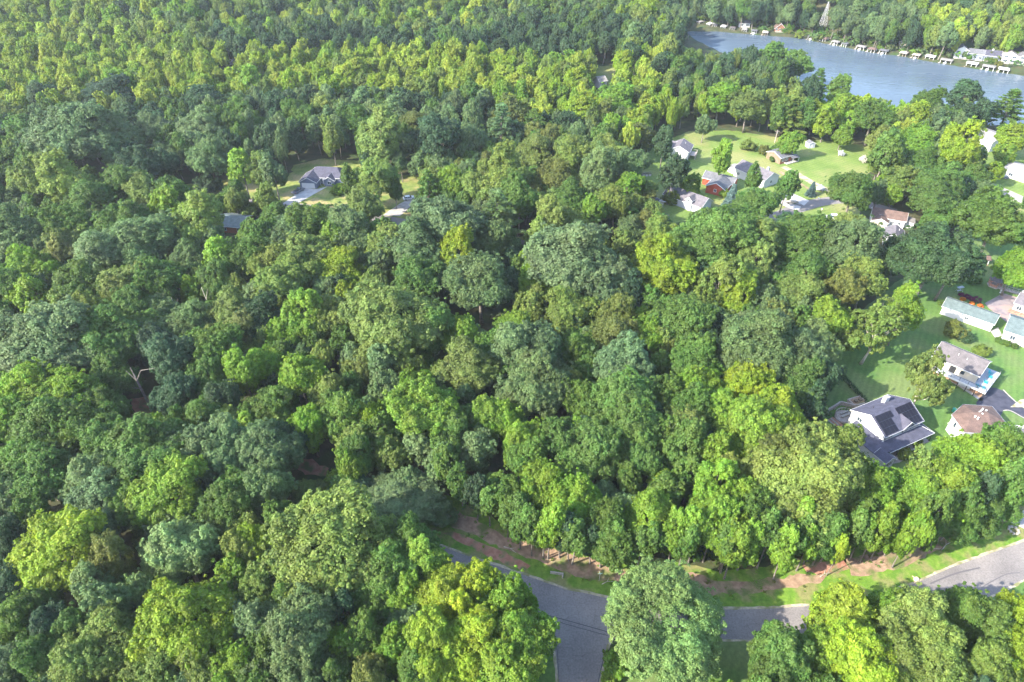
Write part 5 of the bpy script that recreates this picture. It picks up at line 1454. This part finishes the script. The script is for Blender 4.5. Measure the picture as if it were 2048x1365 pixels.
for x in (-.9, .5): MB().box(x, x+.8, -.4, .4, .6, 1.1).build("planter_box", M['brownwall'], t)
# curved patio with steps
t = T("garden_steps", "curved mauve stone patio with white-edged steps behind the solar panel house", "steps", 1688, 836, R(25))
m = MB(); m.prism([(2.6*math.cos(u), 2.2*math.sin(u), 0) for u in np.linspace(0, 6.28, 17)[:-1]], (0,0,.55)); m.build("patio_slab", M['timber'], t)
for k in range(4): MB().box(-3.3-.42*k, -2.9-.42*k, -1.6, 1.2, 0, .5-.12*k).build("step", M['stone'] if k % 2 else M['timber_red'], t)
for k in range(9):
    u = .2+k*.33
    MB().box(2.55*math.cos(u)-.07, 2.55*math.cos(u)+.07, 2.15*math.sin(u)-.07, 2.15*math.sin(u)+.07, .55, 1.4).build("rail_post", M['timber'], t)
m = MB(); m.tube([(2.55*math.cos(.2+k*.33), 2.15*math.sin(.2+k*.33), 1.45) for k in range(9)], [.08]*9, 5); m.build("handrail", M['timber'], t)
MB().box(-1.2, 1.4, -.3, .2, .56, 1.0).build("bench", M['stone'], t); MB().box(-.6, 2.0, .7, 1.1, .56, 1.0).build("bench", M['stone'], t)
P = ribbon_pts([at(x, y) for x, y in [(1630,880),(1650,866),(1668,856),(1680,846)]], 1.9)
sheet("garden_path", None, M['timber_red'], .05, world_pts=P)
t = T("propane_tank", "white propane tank lying at the end of the timber wall", "tank", 1643, 829, R(80))
MB().tube([(-.95,0,.7),(-.8,0,.7),(.8,0,.7),(.95,0,.7)], [.15,.45,.45,.15], 12).build("tank_body", M['white_trim'], t)
for x in (-.5, .5): MB().box(x-.08, x+.08, -.3, .3, 0, .35).build("foot", M['steel'], t)
# clipped hedge
hp = [at(x, y) for x, y in [(1664,764),(1683,756),(1700,775),(1720,797),(1738,817)]]
t = thing("hedge", "dark clipped hedge line running from the willow's foot to the solar panel house", "hedge", hp[0])
cs = []
for i in range(len(hp)-1):
    n_ = int((hp[i+1]-hp[i]).length/.45)
    for k in range(n_):
        c = hp[i].lerp(hp[i+1], k/n_)-hp[0]
        for z in (.4, .9, 1.3):
            cs.append((c.x+random.uniform(-.25,.25), c.y+random.uniform(-.25,.25), z))
cs = np.array(cs)
V, F, lv, hv = leaves(cs, np.full(len(cs), .42), np.tile([0,0,1.], (len(cs),1)), 22, .22)
me = mesh_np("foliage", V, F, [M['leaf']]); set_leafvar(me, lv*.5, hv); o = link("foliage", me, t); o["tint"] = [.025,.06,.02]
MB().tube([tuple(p-hp[0]+Vector((0,0,.3))) for p in hp], [.08]*len(hp), 5).build("stem", M['bark'], t)

# gazebo, shelter, rails
t = T("gazebo", "six-sided wooden gazebo with grey roof on the lawn near the right edge", "gazebo", 1988, 572, R(15))
hexp = [(1.9*math.cos(u), 1.9*math.sin(u)) for u in np.linspace(0, 6.2832, 7)[:-1]]
MB().prism([(x*1.15, y*1.15, 0) for x, y in hexp], (0,0,.3)).build("floor", M['timber'], t)
for x, y in hexp: MB().box(x-.08, x+.08, y-.08, y+.08, .3, 2.4).build("post", M['timber_red'], t)
r = MB()
for i in range(6):
    p, q = hexp[i], hexp[(i+1) % 6]; r.poly([(p[0]*1.25,p[1]*1.25,2.35),(q[0]*1.25,q[1]*1.25,2.35),(0,0,3.3)])
r.poly([(x*1.25,y*1.25,2.35) for x, y in hexp][::-1]); r.build("roof", M['roof_taupe'], t)
for i in range(6):
    p, q = hexp[i], hexp[(i+1) % 6]
    if i == 4: continue
    MB().prism([(p[0],p[1],.4),(q[0],q[1],.4),(q[0],q[1],1.1),(p[0],p[1],1.1)], (0,.06,0)).build("side_panel", M['timber_red'], t)
t = T("ramp", "wooden ramp with rails leading from the gazebo to the paved yard", "ramp", 2018, 583, R(-38))
MB().box(-3.8, 3.8, -.7, .7, .1, .28).build("walkway", M['timber'], t)
for s in (-1, 1):
    for x in np.linspace(-3.7, 3.7, 6): MB().box(x-.05, x+.05, s*.7-.05, s*.7+.05, 0, 1.2).build("rail_post", M['timber'], t)
    MB().box(-3.8, 3.8, s*.7-.05, s*.7+.05, 1.2, 1.28).build("rail", M['timber'], t)
t = T("garden_shelter", "small open shelter with brown roof and red floor beside the forked tree", "shelter", 1958, 526, R(-12))
MB().box(-2.3, 2.3, -1.4, 1.4, 0, .25).build("floor", M['timber_red'], t)
for x in (-2.1, 2.1):
    for y in (-1.2, 1.2): MB().box(x-.1, x+.1, y-.1, y+.1, .25, 2.3).build("post", M['white_trim'], t)
r = MB(); r.prism([(-2.6,-1.8,2.2),(2.6,-1.8,2.2),(2.6,0,2.9),(-2.6,0,2.9)], (0,0,-.1)); r.prism([(2.6,1.8,2.2),(-2.6,1.8,2.2),(-2.6,.004,2.9),(2.6,.004,2.9)], (0,0,-.1)); r.build("roof", M['roof_brown'], t)
t = T("stone_lantern", "white garden ornament on the lawn above the purple shrubs", "ornament", 2000, 586, 0)
MB().tube([(0,0,0),(0,0,.15),(0,0,.2),(0,0,.7),(0,0,.75),(0,0,1.0),(0,0,1.1)], [.3,.3,.1,.1,.3,.3,.05], 8).build("column", M['white_trim'], t)
t = T("garden_swing", "pale blue canopied garden swing near the long white garage", "swing", 1917, 584, R(20))
for s in (-1, 1): MB().tube([(s*1.0,-.6,0),(s*1.0,0,1.7),(s*1.0,.6,0)], [.05,.05,.05], 5).build("frame", M['steel'], t)
MB().box(-1.1, 1.1, -.5, .5, 1.7, 1.8).build("canopy", M['deck'], t); MB().box(-.8, .8, -.25, .25, .5, .6).build("seat", M['deck'], t)

# shrubs with coloured leaves behind the long garage
def col_bush(label, px, py, r, mat):
    t = T("bush", label, "bush", px, py, random.uniform(0, 6), 0, "coloured shrubs behind the long garage")
    n_ = 26
    d = unit(n_); d[:,2] = abs(d[:,2]); c = d*r*.65*np.array([1,1,.8])+np.array([0,0,r*.25])
    V, F, lv, hv = leaves(c, np.full(n_, r*.38), d, 26, .2)
    me = mesh_np("crown", V, F, [M[mat]]); set_leafvar(me, lv, hv); link("crown", me, t)
    MB().tube([(0,0,0),(0,0,r*.6)], [.06,.03], 5).build("stem", M['bark'], t)
col_bush("deep purple shrub at the left end of the shrub bed", 1922, 592, 1.0, 'leaf_purple')
col_bush("deep purple shrub, second in the bed behind the garage", 1934, 596, 1.1, 'leaf_purple')
col_bush("bright purple shrub, largest in the bed behind the garage", 1953, 603, 1.5, 'leaf_purple')
col_bush("purple shrub between its two larger neighbours", 1943, 600, 1.0, 'leaf_purple')
col_bush("orange flowering patch against the garage roof, left", 1925, 601, .9, 'leaf_orange')
col_bush("orange-red flowering patch beside the paved yard", 1960, 614, .9, 'leaf_orange')
col_bush("small orange-red flowering patch behind garage, middle", 1943, 609, .8, 'leaf_orange')

# children's things behind the hip-roofed house
t = T("play_slide", "small green and yellow play slide beside the brown hip roof", "play slide", 1909, 822, R(40))
MB().box(-.9, -.1, -.5, .5, 0, 1.0).build("tower", M['green_plastic'], t); MB().prism([(-.1,-.3,.9),(1.2,-.3,.1),(1.2,.3,.1),(-.1,.3,.9)], (0,0,.08)).build("slide", M['yellow'], t)

# roadside things
t = T("headwall", "low pale curved concrete headwall lying in the cleared strip above the road", "headwall", 1114, 1149, R(-9))
MB().prism([(-1.4,-.1,0),(1.1,-.1,0),(1.3,-.15,0),(1.3,.18,0),(-1.4,.18,0)], (0,0,.62)).build("wall", M['stone'], t); MB().box(1.02, 1.32, -.75, -.16, 0, .62).build("wing", M['stone'], t)
t = T("street_sign", "street sign post with pale green blade at the edge of the wood", "sign", 1198, 1162, R(8))
MB().tube([(0,0,0),(0,0,2.4)], [.04,.04], 6).build("post", M['steel'], t); MB().box(-.45, .45, -.02, .02, 2.4, 2.55).build("blade", M['signgreen'], t); MB().box(-.02, .02, -.4, .4, 2.56, 2.71).build("blade", M['signgreen'], t)
t = T("tree_stump", "pale fresh-cut stump on the grass between brush and road", "stump", 1832, 1160)
m = MB(); m.tube([(0,0,0),(0,0,.15),(0,0,.55)], [.55,.42,.38], 9); m.build("stump", M['wood_pale'], t)
for u in (0, 2, 4): MB().tube([(.3*math.cos(u),.3*math.sin(u),.2),(1.0*math.cos(u),1.0*math.sin(u),.02)], [.14,.04], 5).build("root", M['wood_pale'], t)
t = T("fire_ring", "ring of pale stones by the concrete drive at the right edge", "stone ring", 2026, 1062)
for k in range(9):
    u = k*.698; x, y = .95*math.cos(u), .95*math.sin(u)
    MB().prism([(x-.25,y-.2,0),(x+.22,y-.22,0),(x+.27,y+.15,0),(x-.1,y+.26,0)], (0.03,0.02,.35+.1*(k % 2))).build("stone", M['stone'], t)
for i, (px, py, rz, L_) in enumerate([(1893,1092,.6,4),(1868,1100,.2,3),(1215,1166,.3,2.4),(1020,1100,-.5,3),(1650,1150,.4,2.6)]):
    t = T("fallen_branch", ["bleached fallen branch at the right end of the brush pile","bleached fallen branch left of the brush pile end","short fallen branch by the street sign","fallen branch near the dirt track","fallen branch on bare soil above the bend"][i], "branch", px, py, rz)
    MB().tube([(-L_/2,0,.1),(0,.2,.18),(L_/2,-.1,.1)], [.09,.07,.03], 5).build("limb", M['bark_pale'], t); MB().tube([(0,.2,.18),(L_*.3,.9,.2)], [.05,.02], 4).build("twig", M['bark_pale'], t)
# dead trunk standing in the gap at left
t = T("dead_tree", "leafless dead trunk with bare limbs leaning in the gap at left", "dead tree", 309, 832)
m = MB(); m.tube([(0,0,-.2),(-.3,.2,6),(-.9,.6,11.5),(-1.6,1.3,15)], [.42,.33,.26,.12], 8); m.tube([(-.9,.6,11.5),(.6,1.4,14),(4.2,1.6,14.6)], [.2,.12,.04], 6); m.tube([(-.9,.6,11.5),(-2.6,.7,14.5)], [.2,.06], 6); m.tube([(-.6,.4,9),(-2.6,0,9.6)], [.1,.03], 5)
m.build("trunk", M['bark'], t)
for i, (px, py, z) in enumerate([(416,610,14),(355,625,13),(1250,880,14)]):
    p = at(px, py, 8)
    t = thing("dead_tree", ["bare grey snag poking out left of the olive crown","bare bent snag between green crowns at left","bare snag deep in the middle wood"][i], "dead tree", (p.x, p.y, 0))
    m = MB(); m.tube([(0,0,-.2),(.2,.1,z*.5),(-.3,.1,z)], [.25,.2,.08], 6); m.tube([(0,0,z*.7),(1.2,.3,z*.95)], [.1,.03], 5); m.build("trunk", M['bark_pale'], t)
# brush pile and junk at the wood edge
t = T("brush_pile", "pile of cut branches and pale boards at the edge of the north lawn", "brush pile", 1291, 350, R(10))
m = MB()
for k in range(26):
    u = random.uniform(0, 6.28); m.tube([(random.uniform(-2.5,2.5), random.uniform(-1.2,1.2), .1+random.random()*.9), (random.uniform(-3,3), random.uniform(-1.6,1.6), .2+random.random()*1.2)], [.09,.03], 4)
o = m.build("branches", M['bark'], t); o["kind"] = "stuff"
for k in range(3): MB().prism([(-2+k*1.4,-1.8,.1),(-1+k*1.4,-1.9,.1),(-.6+k*1.4,-1.0,.5),(-1.7+k*1.4,-.9,.5)], (0,0,.05)).build("board", M['stone'], t)
# lattice tower beyond the lake
a0, b0 = at(1645, 52, 100), at(1645, 52, -5)
for k in range(400):
    p = a0.lerp(b0, k/400); gz = float(height(p.x, p.y))
    if p.z <= gz+1: break
t = thing("lattice_tower", "tall pale steel lattice tower rising from the wood across the lake", "tower", (p.x, p.y, gz), .4)
HT, B = 16.0, 2.0
def tw(x, y, z):
    k = 1-.93*z/HT; return (x*B*k, y*B*k, z)
for sx in (-1, 1):
    for sy in (-1, 1): MB().tube([tw(sx, sy, 0), tw(sx, sy, HT)], [.13,.10], 4).build("leg", M['steel'], t)
m = MB()
for k in range(9):
    z0, z1 = HT*(1-(1-k/9)**1.0), HT*((k+1)/9)
    c = [(-1,-1),(1,-1),(1,1),(-1,1)]
    for i in range(4):
        p1, p2 = c[i], c[(i+1) % 4]
        m.tube([tw(*p1, z0), tw(*p2, z1)], [.06,.06], 3); m.tube([tw(*p2, z0), tw(*p1, z1)], [.06,.06], 3); m.tube([tw(*p1, z1), tw(*p2, z1)], [.06,.06], 3)
m.build("bracing", M['steel'], t)
# utility pole by the ranch house
t = T("utility_pole", "wooden pole with a small transformer behind the brown ranch house", "pole", 1549, 286)
MB().tube([(0,0,0),(0,0,6)], [.15,.11], 7).build("post", M['timber'], t); MB().box(-1.1, 1.1, -.06, .06, 5.4, 5.55).build("crossarm", M['timber'], t); MB().tube([(.3,.2,4.2),(.3,.2,5.0)], [.22,.22], 8).build("transformer", M['steel'], t)
for i, (px, py, rz) in enumerate([(1642,424,.2),(1476,478,-.4),(1636,402,0)]):
    t = T("mailbox", ["mailbox on a post by the white suv","mailbox on a post at the visible street piece","mailbox on a post at the end of the gravel drive"][i], "mailbox", px, py, rz)
    MB().box(-.05, .05, -.05, .05, 0, 1.05).build("post", M['timber'], t); MB().box(-.15, .15, -.28, .28, 1.05, 1.35).build("box", M['white_trim'], t)

# weeds and saplings scattered over the open strip and lawns' edges
def bushes_in(name, label, polys, n, smin, smax, tints, z=0.0, follow=False):
    pts = []
    for P in polys:
        A = np.array([at(x, y)[:2] for x, y in P]); lo = A.min(0); hi = A.max(0); c = 0; k = 0
        while c < n and k < n*30:
            k += 1
            q = lo+rng.random(2)*(hi-lo)
            if poly_sd(A, q[:1], q[1:])[0] < -.4: pts.append(q); c += 1
    zz_ = height(np.array(pts)[:,0], np.array(pts)[:,1]) if follow else np.zeros(len(pts))
    pm = bpy.data.meshes.new(name); pm.from_pydata([(p[0], p[1], z_) for p, z_ in zip(pts, zz_)], [], [])
    m_ = len(pts)
    def pa(nm, typ, key, arr):
        a_ = pm.attributes.new(nm, typ, 'POINT'); a_.data.foreach_set(key, np.asarray(arr, dtype=np.float32 if typ != 'INT' else np.int32).ravel())
    s = [random.uniform(smin, smax) for _ in range(m_)]
    pa("which", 'INT', "value", [random.randrange(2) for _ in range(m_)])
    pa("scl", 'FLOAT_VECTOR', "vector", [(q, q, q*random.uniform(.6,1.2)) for q in s]); pa("rot", 'FLOAT_VECTOR', "vector", [(0,0,random.uniform(0,6.28)) for _ in s])
    pa("tint", 'FLOAT_COLOR', "color", [(*[c*random.uniform(.8,1.2) for c in TINT[random.choice(tints)]], 1) for _ in s])
    o = link(name, pm); props(o, label, kind="stuff")
    md = o.modifiers.new("scatter", 'NODES'); md.node_group = scatter_group(name+"_nodes", cb)
cb = bpy.data.collections.new("small_plant_shapes")
for i in range(2):
    cs, rs, o_, lb = crown_puffs(.5, .3, .35, 6, 6, lobe=.4, pr=.3, low=-.4, jitter=.2)
    V, F, lv, hv = leaves(cs, rs, o_, 7, .16, spread=1.4)
    me = mesh_np("small_plant", V, F, [M['leaf']]); set_leafvar(me, lv, hv); cb.objects.link(bpy.data.objects.new("small_plant_%d" % i, me))
bushes_in("undergrowth", "weeds and seedlings on the cleared strip above the road", [
    [(740,1010),(905,995),(960,1020),(1040,1065),(1150,1100),(1250,1112),(1240,1180),(1130,1160),(1000,1120),(880,1080)],
    [(1250,1112),(1440,1140),(1560,1128),(1560,1195),(1470,1208),(1350,1200),(1245,1185)],
    [(1560,1128),(1700,1098),(1850,1062),(2048,1010),(2048,1050),(1911,1105),(1800,1150),(1680,1180),(1560,1195)]], 50, .3, .6, "bbp")
bushes_in("lakeside_scrub", "scrub along the far lake shore", [[(1390,44),(1540,66),(1700,92),(1850,112),(2048,140),(2048,110),(1850,90),(1700,72),(1540,50),(1400,34)]], 230, 2.0, 5.5, "gmpb", follow=True)
bushes_in("wood_floor_plants", "low plants on the wood floor under the edge trees", [[(900,980),(1150,1050),(1440,1090),(1700,1050),(2000,985),(2000,1015),(1700,1085),(1440,1125),(1150,1092),(920,1005)]], 420, 1.2, 2.8, "mdmb")
bushes_in("shore_scrub", "scrub between the sunny meadow and the near lake shore", [[(1560,208),(1640,224),(1720,233),(1830,236),(1950,248),(1950,268),(1830,262),(1640,258),(1540,240)]], 230, 5.0, 11.0, "mbyp", follow=True)
# ------------------------------------------------------------------ air
hz = bpy.data.materials.new("haze"); hz.use_nodes = True
hz.node_tree.nodes.clear()
ho = hz.node_tree.nodes.new("ShaderNodeOutputMaterial"); pv = hz.node_tree.nodes.new("ShaderNodeVolumePrincipled")
pv.inputs["Color"].default_value = (.86, .92, 1.0, 1); pv.inputs["Density"].default_value = .00008; pv.inputs["Anisotropy"].default_value = .2
hz.node_tree.links.new(pv.outputs[0], ho.inputs["Volume"])
m = MB().box(-6500, 6500, -3300, 6800, -5, 126)
o = m.build("haze", hz); props(o, "thin summer haze over the wood and lake", kind="stuff")
